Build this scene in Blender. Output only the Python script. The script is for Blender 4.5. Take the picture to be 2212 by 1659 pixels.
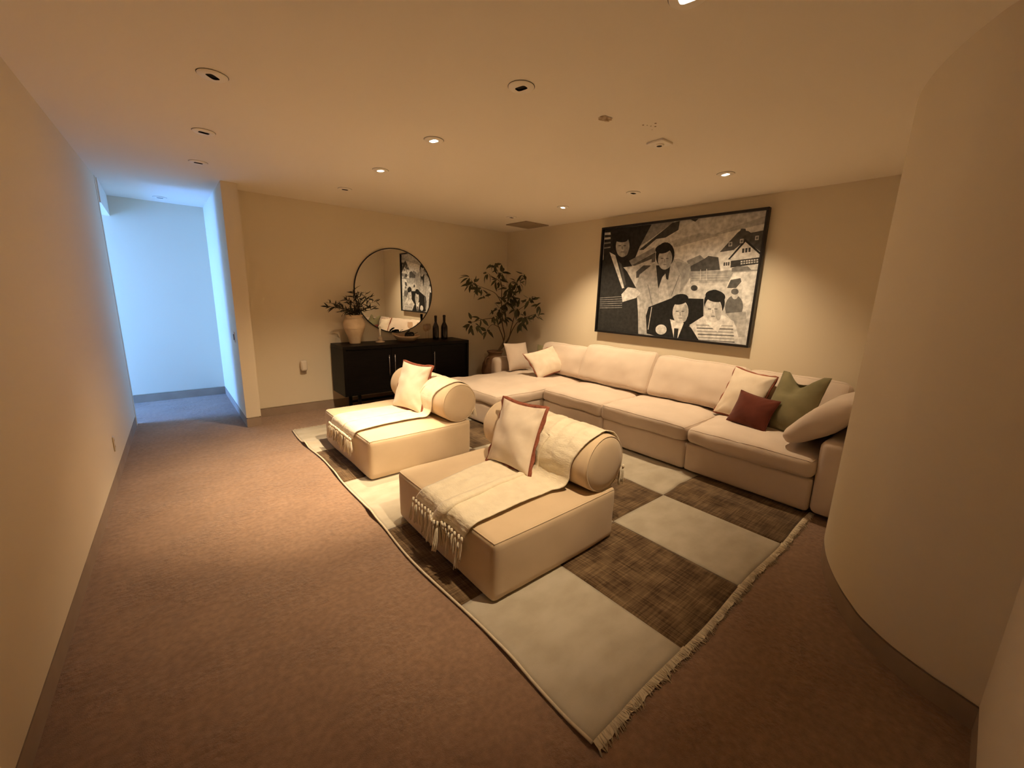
import bpy, bmesh, math, random
from mathutils import Vector, Matrix, noise

for o in list(bpy.data.objects):
    bpy.data.objects.remove(o, do_unlink=True)
scene = bpy.context.scene
C = scene.collection
PI = math.pi

# ------------------------------------------------------------------ camera
R = [[0.76186135, -0.11525330, 0.63740408], [-0.64705020, -0.18082115, 0.74069545], [0.02988855, -0.97673967, -0.21233532]]
CAM_H = 1.55
F_PX = 882.0
cam_d = bpy.data.cameras.new('camera')
cam_d.sensor_width = 36.0
cam_d.lens = F_PX / 2212.0 * 36.0
cam_d.clip_start = 0.02
cam_o = bpy.data.objects.new('camera', cam_d)
C.objects.link(cam_o)
cam_o.matrix_world = Matrix(((R[0][0], -R[0][1], -R[0][2], 0), (R[1][0], -R[1][1], -R[1][2], 0), (R[2][0], -R[2][1], -R[2][2], CAM_H), (0, 0, 0, 1)))
scene.camera = cam_o

# ------------------------------------------------------------------ view, world (daylight outside the passage door)
vs = scene.view_settings
vs.view_transform = 'Standard'
vs.look = 'None'
vs.exposure = 0.36
vs.gamma = 1.0
vs.use_curve_mapping = False
world = bpy.data.worlds.new('daylight')
scene.world = world
world.use_nodes = True
bg = world.node_tree.nodes['Background']
bg.inputs['Color'].default_value = (0.112, 0.322, 1.0, 1)
bg.inputs['Strength'].default_value = 41.0
# portal: guides sampling of the daylight that enters through the open door at the end of the passage
portal_d = bpy.data.lights.new('door_portal', 'AREA')
portal_d.shape = 'RECTANGLE'
portal_d.size = 1.0
portal_d.size_y = 2.2
portal_d.cycles.is_portal = True
portal = bpy.data.objects.new('door_portal', portal_d)
C.objects.link(portal)
portal.location = (-2.98, 6.65, 1.12)
portal.rotation_euler = (PI / 2, 0, -PI / 2)

LAMP_COL = (1.0, 0.76, 0.48)
ZC = 2.58          # ceiling
XR = 4.62          # picture wall
YB = 5.60          # back wall


# ------------------------------------------------------------------ materials
def lin(c):
    return tuple(((x / 255.0) / 12.92 if x / 255.0 < 0.04045 else ((x / 255.0 + 0.055) / 1.055) ** 2.4) for x in c)


def mat(name, col, rough=0.8, col2=None, nscale=8.0, stretch=(1, 1, 1), bump=0.0, bscale=60.0, bdist=0.004, metallic=0.0, sheen=0.0, spec=0.3, detail=4.0, lo=0.35, hi=0.65, bstretch=(1, 1, 1)):
    m = bpy.data.materials.new(name)
    m.use_nodes = True
    nt = m.node_tree
    b = nt.nodes['Principled BSDF']
    b.inputs['Base Color'].default_value = (*col, 1)
    b.inputs['Roughness'].default_value = rough
    b.inputs['Metallic'].default_value = metallic
    b.inputs['Specular IOR Level'].default_value = spec
    if sheen:
        b.inputs['Sheen Weight'].default_value = sheen
        b.inputs['Sheen Roughness'].default_value = 0.5
    tc = nt.nodes.new('ShaderNodeTexCoord')
    if col2 is not None:
        mp = nt.nodes.new('ShaderNodeMapping')
        mp.inputs['Scale'].default_value = stretch
        nt.links.new(tc.outputs['Object'], mp.inputs['Vector'])
        n = nt.nodes.new('ShaderNodeTexNoise')
        n.inputs['Scale'].default_value = nscale
        n.inputs['Detail'].default_value = detail
        nt.links.new(mp.outputs['Vector'], n.inputs['Vector'])
        r = nt.nodes.new('ShaderNodeValToRGB')
        r.color_ramp.elements[0].position = lo
        r.color_ramp.elements[0].color = (*col, 1)
        r.color_ramp.elements[1].position = hi
        r.color_ramp.elements[1].color = (*col2, 1)
        nt.links.new(n.outputs['Fac'], r.inputs['Fac'])
        nt.links.new(r.outputs['Color'], b.inputs['Base Color'])
    if bump:
        mp2 = nt.nodes.new('ShaderNodeMapping')
        mp2.inputs['Scale'].default_value = bstretch
        nt.links.new(tc.outputs['Object'], mp2.inputs['Vector'])
        n2 = nt.nodes.new('ShaderNodeTexNoise')
        n2.inputs['Scale'].default_value = bscale
        n2.inputs['Detail'].default_value = 3.0
        nt.links.new(mp2.outputs['Vector'], n2.inputs['Vector'])
        bp = nt.nodes.new('ShaderNodeBump')
        bp.inputs['Strength'].default_value = bump
        bp.inputs['Distance'].default_value = bdist
        nt.links.new(n2.outputs['Fac'], bp.inputs['Height'])
        nt.links.new(bp.outputs['Normal'], b.inputs['Normal'])
    return m


def emit(name, col, strength):
    m = bpy.data.materials.new(name)
    m.use_nodes = True
    b = m.node_tree.nodes['Principled BSDF']
    b.inputs['Base Color'].default_value = (*col, 1)
    b.inputs['Emission Color'].default_value = (*col, 1)
    b.inputs['Emission Strength'].default_value = strength
    return m


def carpet_mat():
    m = mat('carpet', (0.275, 0.165, 0.104), 1.0, (0.37, 0.23, 0.148), 2.2, bump=0.0, sheen=0.25, spec=0.1, lo=0.3, hi=0.7)
    nt = m.node_tree
    b = nt.nodes['Principled BSDF']
    tc = next(n for n in nt.nodes if n.type == 'TEX_COORD')
    cn = next(n for n in nt.nodes if n.type == 'TEX_NOISE')
    cn.inputs['Detail'].default_value = 12.0
    cn.inputs['Roughness'].default_value = 0.72

    def nz(scale, detail=3.0, st=(1, 1, 1)):
        mp = nt.nodes.new('ShaderNodeMapping')
        mp.inputs['Scale'].default_value = st
        nt.links.new(tc.outputs['Object'], mp.inputs['Vector'])
        n = nt.nodes.new('ShaderNodeTexNoise')
        n.inputs['Scale'].default_value = scale
        n.inputs['Detail'].default_value = detail
        nt.links.new(mp.outputs['Vector'], n.inputs['Vector'])
        return n.outputs['Fac']

    def mth(op, a, bb):
        x = nt.nodes.new('ShaderNodeMath')
        x.operation = op
        for i, v in enumerate((a, bb)):
            if isinstance(v, (int, float)):
                x.inputs[i].default_value = v
            else:
                nt.links.new(v, x.inputs[i])
        return x.outputs[0]
    fine = nz(320.0, 2.0)
    clump = nz(52.0, 4.0)
    ramp = nt.nodes.new('ShaderNodeValToRGB')
    ramp.color_ramp.elements[0].position = 0.44
    ramp.color_ramp.elements[1].position = 0.62
    nt.links.new(nz(2.6, 5.0), ramp.inputs['Fac'])
    trod = mth('MULTIPLY', clump, ramp.outputs['Color'])
    h = mth('ADD', mth('MULTIPLY', fine, 0.5), mth('MULTIPLY', trod, 2.2))
    h = mth('ADD', h, mth('MULTIPLY', nz(17.0, 3.0), 0.6))
    # mottled pile colour
    mot = nt.nodes.new('ShaderNodeMapRange')
    mot.inputs['From Min'].default_value = 0.30
    mot.inputs['From Max'].default_value = 0.70
    mot.inputs['To Min'].default_value = 0.80
    mot.inputs['To Max'].default_value = 1.16
    nt.links.new(nz(34.0, 9.0), mot.inputs['Value'])
    mx = nt.nodes.new('ShaderNodeMix')
    mx.data_type = 'RGBA'
    mx.blend_type = 'MULTIPLY'
    mx.inputs[0].default_value = 1.0
    cr = b.inputs['Base Color'].links[0].from_socket
    nt.links.new(cr, mx.inputs[6])
    nt.links.new(mot.outputs[0], mx.inputs[7])
    nt.links.new(mx.outputs[2], b.inputs['Base Color'])
    bp = nt.nodes.new('ShaderNodeBump')
    bp.inputs['Strength'].default_value = 0.9
    bp.inputs['Distance'].default_value = 0.009
    nt.links.new(h, bp.inputs['Height'])
    nt.links.new(bp.outputs['Normal'], b.inputs['Normal'])
    return m


def rug_brown_mat():
    m = mat('rug_brown', (0.10, 0.055, 0.026), 1.0, sheen=0.15, spec=0.1)
    nt = m.node_tree
    b = nt.nodes['Principled BSDF']
    tc = next(n for n in nt.nodes if n.type == 'TEX_COORD')
    fac = None
    for st, sc in (((3.0, 60.0, 1), 1.6), ((70.0, 2.5, 1), 1.6), ((6, 6, 6), 1.4)):
        mp = nt.nodes.new('ShaderNodeMapping')
        mp.inputs['Scale'].default_value = st
        nt.links.new(tc.outputs['Object'], mp.inputs['Vector'])
        n = nt.nodes.new('ShaderNodeTexNoise')
        n.inputs['Scale'].default_value = sc
        n.inputs['Detail'].default_value = 4.0
        nt.links.new(mp.outputs['Vector'], n.inputs['Vector'])
        if fac is None:
            fac = n.outputs['Fac']
        else:
            x = nt.nodes.new('ShaderNodeMath')
            x.operation = 'ADD'
            nt.links.new(fac, x.inputs[0])
            nt.links.new(n.outputs['Fac'], x.inputs[1])
            fac = x.outputs[0]
    r = nt.nodes.new('ShaderNodeValToRGB')
    r.color_ramp.elements[0].position = 0.42
    r.color_ramp.elements[0].color = (0.060, 0.033, 0.015, 1)
    r.color_ramp.elements[1].position = 0.64
    r.color_ramp.elements[1].color = (0.235, 0.155, 0.083, 1)
    x = nt.nodes.new('ShaderNodeMath')
    x.operation = 'MULTIPLY'
    x.inputs[1].default_value = 0.333
    nt.links.new(fac, x.inputs[0])
    nt.links.new(x.outputs[0], r.inputs['Fac'])
    nt.links.new(r.outputs['Color'], b.inputs['Base Color'])
    bp = nt.nodes.new('ShaderNodeBump')
    bp.inputs['Strength'].default_value = 0.3
    bp.inputs['Distance'].default_value = 0.004
    nt.links.new(fac, bp.inputs['Height'])
    nt.links.new(bp.outputs['Normal'], b.inputs['Normal'])
    return m


def clear_mat(name, tint=(0.95, 0.9, 0.85)):
    m = bpy.data.materials.new(name)
    m.use_nodes = True
    nt = m.node_tree
    nt.nodes.clear()
    out = nt.nodes.new('ShaderNodeOutputMaterial')
    t = nt.nodes.new('ShaderNodeBsdfTransparent')
    t.inputs['Color'].default_value = (*tint, 1)
    g = nt.nodes.new('ShaderNodeBsdfGlossy')
    g.inputs['Roughness'].default_value = 0.05
    mx = nt.nodes.new('ShaderNodeMixShader')
    mx.inputs[0].default_value = 0.07
    nt.links.new(t.outputs[0], mx.inputs[1])
    nt.links.new(g.outputs[0], mx.inputs[2])
    nt.links.new(mx.outputs[0], out.inputs[0])
    return m


def print_mat():
    m = mat('photo_print', (0.5, 0.5, 0.5), 0.6, spec=0.08)
    nt = m.node_tree
    b = nt.nodes['Principled BSDF']
    a = nt.nodes.new('ShaderNodeAttribute')
    a.attribute_name = 'tone'
    tc = next(n for n in nt.nodes if n.type == 'TEX_COORD')
    n = nt.nodes.new('ShaderNodeTexNoise')
    n.inputs['Scale'].default_value = 22.0
    n.inputs['Detail'].default_value = 6.0
    nt.links.new(tc.outputs['Object'], n.inputs['Vector'])
    r = nt.nodes.new('ShaderNodeMapRange')
    r.inputs['From Min'].default_value = 0.3
    r.inputs['From Max'].default_value = 0.7
    r.inputs['To Min'].default_value = 0.72
    r.inputs['To Max'].default_value = 1.25
    nt.links.new(n.outputs['Fac'], r.inputs['Value'])
    mx = nt.nodes.new('ShaderNodeMix')
    mx.data_type = 'RGBA'
    mx.blend_type = 'MULTIPLY'
    mx.inputs[0].default_value = 1.0
    nt.links.new(a.outputs['Color'], mx.inputs[6])
    nt.links.new(r.outputs[0], mx.inputs[7])
    nt.links.new(mx.outputs[2], b.inputs['Base Color'])
    return m


M = {
    'wall': mat('wall_paint', (0.80, 0.70, 0.53), 0.75, bump=0.06, bscale=90, bdist=0.002, spec=0.2),
    'ceiling': mat('ceiling_paint', (0.92, 0.84, 0.72), 0.85, bump=0.05, bscale=70, bdist=0.002, spec=0.15),
    'base': mat('baseboard_taupe', (0.33, 0.24, 0.175), 0.9, (0.37, 0.275, 0.20), 6),
    'carpet': carpet_mat(),
    'chair': mat('chair_fabric', (0.61, 0.465, 0.305), 0.95, (0.65, 0.50, 0.335), 5, bump=0.25, bscale=420, bdist=0.001, sheen=0.2, spec=0.1),
    'sofa': mat('sofa_fabric', (0.645, 0.525, 0.425), 0.95, (0.695, 0.57, 0.465), 4, bump=0.35, bscale=300, bdist=0.0015, sheen=0.2, spec=0.1),
    'throw': mat('throw_knit', (0.76, 0.66, 0.49), 0.95, (0.83, 0.73, 0.55), 18, bump=0.7, bscale=120, bdist=0.004, sheen=0.3, spec=0.05, bstretch=(1, 0.45, 1)),
    'linen': mat('linen_cream', (0.70, 0.58, 0.45), 0.95, (0.75, 0.635, 0.50), 10, bump=0.35, bscale=330, bdist=0.0015, sheen=0.15, spec=0.1),
    'rusttrim': mat('rust_trim', (0.22, 0.07, 0.04), 0.9, (0.32, 0.11, 0.07), 40, spec=0.1),
    'rust': mat('rust_velvet', (0.095, 0.020, 0.010), 0.85, (0.125, 0.028, 0.014), 8, sheen=0.15, spec=0.15),
    'olive': mat('olive_velvet', (0.175, 0.15, 0.075), 0.85, (0.215, 0.185, 0.095), 7, sheen=0.15, spec=0.15),
    'rugcream': mat('rug_cream', (0.41, 0.355, 0.27), 1.0, (0.48, 0.425, 0.335), 5.5, (1, 1.6, 1), bump=0.3, bscale=160, bdist=0.003, sheen=0.1, spec=0.05, detail=8),
    'rugbrown': rug_brown_mat(),
    'rugedge': mat('rug_edge', (0.62, 0.52, 0.38), 1.0, (0.70, 0.60, 0.45), 30, spec=0.05),
    'espresso': mat('espresso_wood', (0.0028, 0.0019, 0.0016), 0.45, (0.006, 0.004, 0.0032), 5, (1, 12, 12), spec=0.12),
    'steel': mat('brushed_steel', (0.45, 0.43, 0.42), 0.3, metallic=1.0),
    'black': mat('black_frame', (0.008, 0.006, 0.006), 0.4, (0.012, 0.01, 0.01), 20, spec=0.4),
    'mirror': mat('mirror_silver', (0.82, 0.82, 0.80), 0.0, metallic=1.0),
    'clay': mat('vase_clay', (0.58, 0.42, 0.26), 0.8, (0.68, 0.52, 0.34), 9, bump=0.2, bscale=60, bdist=0.003, spec=0.2),
    'potclay': mat('pot_clay', (0.22, 0.12, 0.065), 0.8, (0.28, 0.16, 0.09), 9, bump=0.2, bscale=50, bdist=0.003, spec=0.2),
    'soil': mat('soil', (0.03, 0.02, 0.012), 1.0, (0.06, 0.04, 0.025), 40),
    'leaf': mat('leaf_olive', (0.055, 0.053, 0.022), 0.55, (0.125, 0.118, 0.055), 6, spec=0.3),
    'leafdark': mat('leaf_dark', (0.018, 0.018, 0.010), 0.5, (0.040, 0.036, 0.018), 9, spec=0.3),
    'bark': mat('bark', (0.10, 0.065, 0.032), 0.9, (0.15, 0.10, 0.055), 30),
    'bowl': mat('bowl_wood', (0.46, 0.33, 0.21), 0.6, (0.54, 0.40, 0.27), 8, (1, 5, 5), spec=0.3),
    'darkwood': mat('dark_wood', (0.012, 0.009, 0.008), 0.6, (0.02, 0.015, 0.012), 14),
    'bottle': mat('bottle_glass', (0.008, 0.004, 0.004), 0.12, (0.012, 0.006, 0.005), 12, spec=0.5),
    'clear': clear_mat('clear_glass'),
    'candle': mat('candle_wax', (0.88, 0.82, 0.70), 0.5, (0.90, 0.84, 0.72), 10),
    'plastic': mat('white_plastic', (0.76, 0.68, 0.56), 0.4, (0.78, 0.70, 0.58), 10, spec=0.4),
    'plate': mat('ivory_plate', (0.62, 0.50, 0.35), 0.45, (0.64, 0.52, 0.37), 10, spec=0.4),
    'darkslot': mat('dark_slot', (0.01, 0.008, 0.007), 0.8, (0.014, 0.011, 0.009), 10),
    'lampon': emit('lamp_on', (1.0, 0.84, 0.62), 22.0),
    'trim': mat('fixture_white', (0.92, 0.86, 0.76), 0.6, (0.94, 0.88, 0.78), 10),
    'vent': mat('vent_metal', (0.34, 0.26, 0.17), 0.6, (0.37, 0.29, 0.19), 10),
    'scar': mat('torn_plaster', (0.30, 0.20, 0.11), 0.95, (0.62, 0.50, 0.36), 45, bump=0.6, bscale=80, bdist=0.004),
    'brass': mat('brass', (0.30, 0.20, 0.09), 0.35, metallic=1.0),
    'print': print_mat(),
}


# ------------------------------------------------------------------ builders
def tag(o, label, cat, group=None):
    o['label'] = label
    o['category'] = cat
    if group:
        o['group'] = group
    return o


def link_mesh(name, verts, faces, m, parent=None, smooth=True, off=(0, 0, 0)):
    me = bpy.data.meshes.new(name)
    ox, oy, oz = off
    me.from_pydata([(v[0] - ox, v[1] - oy, v[2] - oz) for v in verts], [], faces)
    me.validate()
    if smooth:
        me.polygons.foreach_set('use_smooth', [True] * len(me.polygons))
    if m is not None:
        me.materials.append(m)
    me.update()
    o = bpy.data.objects.new(name, me)
    C.objects.link(o)
    if parent is not None:
        o.parent = parent
    return o


def thing(name, label, cat, loc=(0, 0, 0), group=None, rot=(0, 0, 0)):
    o = bpy.data.objects.new(name, None)
    o.empty_display_size = 0.1
    C.objects.link(o)
    o.location = loc
    o.rotation_euler = rot
    tag(o, label, cat, group)
    return o


def wpart(root, name, vf, m, smooth=True):
    """part given in world coordinates under an unrotated root"""
    if root.parent is not None:
        base = Vector(root.location) + Vector(root.parent.location)
    else:
        base = root.location
    return link_mesh(name, vf[0], vf[1], m, root, smooth, tuple(base))


def copy_tree(o, parent=None):
    c = o.copy()
    C.objects.link(c)
    c.parent = parent
    for ch in list(o.children):
        if ch.type != 'LIGHT':
            copy_tree(ch, c)
    return c


def join(*vfs):
    V, Fc = [], []
    for v, f in vfs:
        n = len(V)
        V += list(v)
        Fc += [tuple(i + n for i in q) for q in f]
    return V, Fc


def box(x0, x1, y0, y1, z0, z1):
    v = [(x, y, z) for z in (z0, z1) for y in (y0, y1) for x in (x0, x1)]
    f = [(0, 2, 3, 1), (4, 5, 7, 6), (0, 1, 5, 4), (2, 6, 7, 3), (0, 4, 6, 2), (1, 3, 7, 5)]
    return v, f


def bbox(x0, x1, y0, y1, z0, z1, r=0.006, seg=2):
    """bevelled box"""
    bm = bmesh.new()
    v, f = box(x0, x1, y0, y1, z0, z1)
    bv = [bm.verts.new(p) for p in v]
    for q in f:
        bm.faces.new([bv[i] for i in q])
    bmesh.ops.bevel(bm, geom=list(bm.edges), offset=r, segments=seg, affect='EDGES', profile=0.5)
    bm.verts.index_update()
    out = [tuple(x.co) for x in bm.verts], [tuple(x.index for x in q.verts) for q in bm.faces]
    bm.free()
    return out


def lathe(profile, cx, cy, seg=32, sx=1.0, sy=1.0):
    V, Fc = [], []
    n = len(profile)
    for i in range(seg):
        a = 2 * PI * i / seg
        for r, z in profile:
            V.append((cx + r * math.cos(a) * sx, cy + r * math.sin(a) * sy, z))
    for i in range(seg):
        j = (i + 1) % seg
        for k in range(n - 1):
            Fc.append((i * n + k, j * n + k, j * n + k + 1, i * n + k + 1))
    if profile[0][0] > 1e-5:
        Fc.append(tuple(i * n for i in range(seg))[::-1])
    if profile[-1][0] > 1e-5:
        Fc.append(tuple(i * n + n - 1 for i in range(seg)))
    return V, Fc


def tube(pts, rad, seg=6, closed=False, caps=True):
    pts = [Vector(p) for p in pts]
    n = len(pts)
    rads = rad if isinstance(rad, (list, tuple)) else [rad] * n
    V, Fc = [], []
    prev = None
    for i, p in enumerate(pts):
        if closed:
            t = pts[(i + 1) % n] - pts[i - 1]
        else:
            t = pts[min(i + 1, n - 1)] - pts[max(i - 1, 0)]
        if t.length < 1e-9:
            t = Vector((0, 0, 1))
        t.normalize()
        if prev is None:
            a = Vector((0, 0, 1)) if abs(t.z) < 0.9 else Vector((1, 0, 0))
            u = t.cross(a).normalized()
        else:
            u = (prev - t * prev.dot(t))
            if u.length < 1e-6:
                u = t.orthogonal()
            u.normalize()
        prev = u
        w = t.cross(u)
        for k in range(seg):
            an = 2 * PI * k / seg
            V.append(tuple(p + (u * math.cos(an) + w * math.sin(an)) * rads[i]))
    m = n if closed else n - 1
    for i in range(m):
        j = (i + 1) % n
        for k in range(seg):
            l = (k + 1) % seg
            Fc.append((i * seg + k, i * seg + l, j * seg + l, j * seg + k))
    if caps and not closed:
        Fc.append(tuple(range(seg))[::-1])
        Fc.append(tuple((n - 1) * seg + k for k in range(seg)))
    return V, Fc


def smooth_path(pts, sub=6):
    P = [Vector(p) for p in pts]
    out = []
    for i in range(len(P) - 1):
        p0 = P[max(i - 1, 0)]
        p1, p2 = P[i], P[i + 1]
        p3 = P[min(i + 2, len(P) - 1)]
        for k in range(sub):
            t = k / sub
            out.append(0.5 * ((2 * p1) + (p2 - p0) * t + (2 * p0 - 5 * p1 + 4 * p2 - p3) * t * t + (3 * p1 - p0 - 3 * p2 + p3) * t ** 3))
    out.append(P[-1])
    return out


def cushion_fn(lx, ly, lz, r, crown=0.02, side=0.0, wr=0.0, seed=0, bottom=0.0, wscale=4.0):
    h = (lx / 2, ly / 2, lz / 2)

    def fn(p):
        P = [p[i] * h[i] for i in range(3)]
        I = [max(-(h[i] - r), min(h[i] - r, P[i])) for i in range(3)]
        d = Vector([P[i] - I[i] for i in range(3)])
        if d.length > 1e-9:
            d = d.normalized() * r
        q = Vector(I) + d
        fx = 1 - min(1, abs(q.x / h[0])) ** 2.6
        fy = 1 - min(1, abs(q.y / h[1])) ** 2.6
        fz = 1 - min(1, abs(q.z / h[2])) ** 2
        if p[2] > 0:
            q.z += crown * fx * fy * p[2]
        else:
            q.z += bottom * fx * fy * p[2]
        q.x += side * (q.x / h[0]) * fy * (0.4 + 0.6 * fz)
        q.y += side * (q.y / h[1]) * fx * (0.4 + 0.6 * fz)
        if wr:
            s = Vector((seed * 3.1, seed * 7.7, seed * 1.3))
            n1 = noise.noise(Vector((q.x, q.y, q.z)) * wscale + s)
            n2 = noise.noise(Vector((q.x * 1.0, q.y * 1.0, q.z)) * wscale * 3.1 + s)
            q += Vector((q.x / h[0], q.y / h[1], q.z / h[2])) * (n1 * wr + n2 * wr * 0.35)
        return q
    return fn


def cushion_mesh(fn, n=(16, 16, 8)):
    bm = bmesh.new()

    def ts(k):
        return [math.sin(PI / 2 * (2 * i / k - 1)) * 0.6 + 0.4 * (2 * i / k - 1) for i in range(k + 1)]
    T = [ts(k) for k in n]
    for ax in range(3):
        a, b = (ax + 1) % 3, (ax + 2) % 3
        for s in (-1, 1):
            g = []
            for i in range(n[a] + 1):
                row = []
                for j in range(n[b] + 1):
                    p = [0, 0, 0]
                    p[ax] = s
                    p[a] = T[a][i]
                    p[b] = T[b][j]
                    row.append(bm.verts.new(fn(p)))
                g.append(row)
            for i in range(n[a]):
                for j in range(n[b]):
                    q = [g[i][j], g[i + 1][j], g[i + 1][j + 1], g[i][j + 1]]
                    bm.faces.new(q if s > 0 else q[::-1])
    bmesh.ops.remove_doubles(bm, verts=list(bm.verts), dist=1e-5)
    bm.verts.index_update()
    out = [tuple(v.co) for v in bm.verts], [tuple(v.index for v in f.verts) for f in bm.faces]
    bm.free()
    return out


def seam(fn, level=1.0, n=24, rad=0.004):
    pts = []
    cor = [(-1, -1), (1, -1), (1, 1), (-1, 1)]
    for k in range(4):
        a, b = cor[k], cor[(k + 1) % 4]
        for i in range(n):
            t = i / n
            pts.append(fn((a[0] + (b[0] - a[0]) * t, a[1] + (b[1] - a[1]) * t, level)))
    return tube(pts, rad, 5, closed=True)


def xf(vf, mtx):
    return [tuple(mtx @ Vector(v)) for v in vf[0]], vf[1]


def frame_from_corners(BL, BR, TL, TR):
    BL, BR, TL, TR = map(Vector, (BL, BR, TL, TR))
    c = (BL + BR + TL + TR) / 4
    rx = ((BR + TR) - (BL + TL)) / 2
    uy = ((TL + TR) - (BL + BR)) / 2
    w, h = rx.length, uy.length
    x = rx.normalized()
    y = (uy - x * uy.dot(x)).normalized()
    z = x.cross(y)
    m = Matrix(((x.x, y.x, z.x, c.x), (x.y, y.y, z.y, c.y), (x.z, y.z, z.z, c.z), (0, 0, 0, 1)))
    return m, w, h


def pillow_mesh(w, h, t, pinch=0.07, wr=0.008, seed=0, n=26, chop=0.0):
    V, Fc = [], []
    sd = Vector((seed * 5.3, seed * 2.9, seed))

    def edge(u, v):
        x = w / 2 * u * (1 - pinch * (1 - v * v))
        y = h / 2 * v * (1 - pinch * (1 - u * u))
        if chop and v > 0:
            y -= chop * h * max(0, 1 - (u / 0.72) ** 2) ** 1.3 * v ** 1.6
        return x, y
    idx = {}
    for s in (1, -1):
        for i in range(n + 1):
            for j in range(n + 1):
                u = math.sin(PI / 2 * (2 * i / n - 1))
                v = math.sin(PI / 2 * (2 * j / n - 1))
                if s < 0 and (i in (0, n) or j in (0, n)):
                    idx[(s, i, j)] = idx[(1, i, j)]
                    continue
                x, y = edge(u, v)
                th = t / 2 * (max(0, 1 - u * u) ** 0.55) * (max(0, 1 - v * v) ** 0.55)
                bulge = 1.0 + 0.12 * (-v)
                z = s * th * bulge
                if chop:
                    z *= 1 + 0.25 * chop * 4 * math.exp(-((u / 0.5) ** 2)) * (-1 if v > 0.2 else 0.4)
                    z += -0.04 * math.exp(-((u / 0.25) ** 2)) * max(0, v) * s
                if wr and th > 0:
                    nn = noise.noise(Vector((x * 9, y * 9, s)) + sd) * wr
                    an = math.atan2(abs(v), abs(u))
                    rad = noise.noise(Vector((math.atan2(v, u) * 7, s * 3.0, seed))) * wr * 1.1 * (u * u * v * v) ** 0.25
                    z += s * (nn + rad) * min(1, th / (t * 0.15))
                idx[(s, i, j)] = len(V)
                V.append((x, y, z))
    for s in (1, -1):
        for i in range(n):
            for j in range(n):
                q = (idx[(s, i, j)], idx[(s, i + 1, j)], idx[(s, i + 1, j + 1)], idx[(s, i, j + 1)])
                Fc.append(q if s > 0 else q[::-1])
    ring = []
    m = 22
    for k in range(4):
        for i in range(m):
            a = 2 * i / m - 1
            u, v = ((a, -1), (1, a), (-a, 1), (-1, -a))[k]
            x, y = edge(u, v)
            ring.append((x, y))
    return (V, Fc), ring


def flange(ring, width, wav, seed=0, sides=None):
    """flat ruffled border sewn around a pillow outline (local xy)"""
    V, Fc = [], []
    n = len(ring)
    for i in range(n):
        p = Vector((*ring[i], 0))
        t = Vector((*ring[(i + 1) % n], 0)) - Vector((*ring[i - 1], 0))
        nr = Vector((t.y, -t.x, 0)).normalized()
        for k, a in enumerate((-0.05, 0.5, 1.0)):
            q = p + nr * width * a
            q.z += wav * math.sin(i * 1.05 + seed) * max(0, a) + wav * 0.6 * math.sin(i * 0.37 + seed * 2) * max(0, a)
            q.z -= 0.010 * max(0, a)
            V.append(tuple(q))
    for i in range(n):
        j = (i + 1) % n
        for k in range(2):
            Fc.append((i * 3 + k, i * 3 + k + 1, j * 3 + k + 1, j * 3 + k))
    return V, Fc


def make_pillow(name, label, corners, t, m, group=None, trim=None, tw=0.018, pinch=0.07, wr=0.008, seed=0, chop=0.0, cat='pillow', piping=None):
    mtx, w, h = frame_from_corners(*corners)
    (vf, ring) = pillow_mesh(w, h, t, pinch, wr, seed, chop=chop)
    base = min(corners, key=lambda c: c[2])
    ctr = mtx.translation
    root = thing(name, label, cat, (ctr.x, ctr.y, base[2]), group)
    wpart(root, 'cover', xf(vf, mtx), m)
    if trim is not None:
        f = wpart(root, 'trim', xf(flange(ring, tw, 0.008, seed), mtx), trim)
        s = f.modifiers.new('thick', 'SOLIDIFY')
        s.thickness = 0.003
    if piping is not None:
        wpart(root, 'piping', xf(tube([(x, y, 0) for x, y in ring], 0.004, 5, closed=True), mtx), piping)
    return root


# ------------------------------------------------------------------ room shell
def strip_solid(pts, t0, t1, z0, z1):
    P = [Vector((p[0], p[1], 0)) for p in pts]
    n = len(P)
    nor = []
    for i in range(n):
        ds = []
        if i > 0:
            ds.append((P[i] - P[i - 1]).normalized())
        if i < n - 1:
            ds.append((P[i + 1] - P[i]).normalized())
        ns = [Vector((d.y, -d.x, 0)) for d in ds]
        if len(ns) == 2:
            b = (ns[0] + ns[1]).normalized()
            b = b / max(0.3, b.dot(ns[0]))
        else:
            b = ns[0]
        nor.append(b)
    V, Fc = [], []
    for i in range(n):
        a = P[i] + nor[i] * t0
        b = P[i] + nor[i] * t1
        V += [(a.x, a.y, z0), (a.x, a.y, z1), (b.x, b.y, z1), (b.x, b.y, z0)]
    for i in range(n - 1):
        a, b = i * 4, i * 4 + 4
        for k in range(4):
            l = (k + 1) % 4
            Fc.append((a + k, a + l, b + l, b + k))
    Fc.append((0, 3, 2, 1))
    Fc.append(tuple((n - 1) * 4 + k for k in range(4)))
    return V, Fc


def structure(o):
    o['kind'] = 'structure'
    return o


def wall(side, pts, th=0.12, zc=None, smooth=False):
    zc = zc or ZC
    w = join(strip_solid(pts, 0, th, 0.112, zc + 0.03), strip_solid(pts, 0.014, th, 0.0, 0.112))
    o = structure(link_mesh('wall_' + side, w[0], w[1], M['wall'], None, smooth))
    b = strip_solid(pts, 0.001, 0.0145, 0.0, 0.099)
    bo = structure(link_mesh('baseboard_' + side, b[0], b[1], M['base'], None, smooth))
    if smooth:
        for q in (o, bo):
            q.modifiers.new('edges', 'EDGE_SPLIT').split_angle = math.radians(40)
    return o


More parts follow.
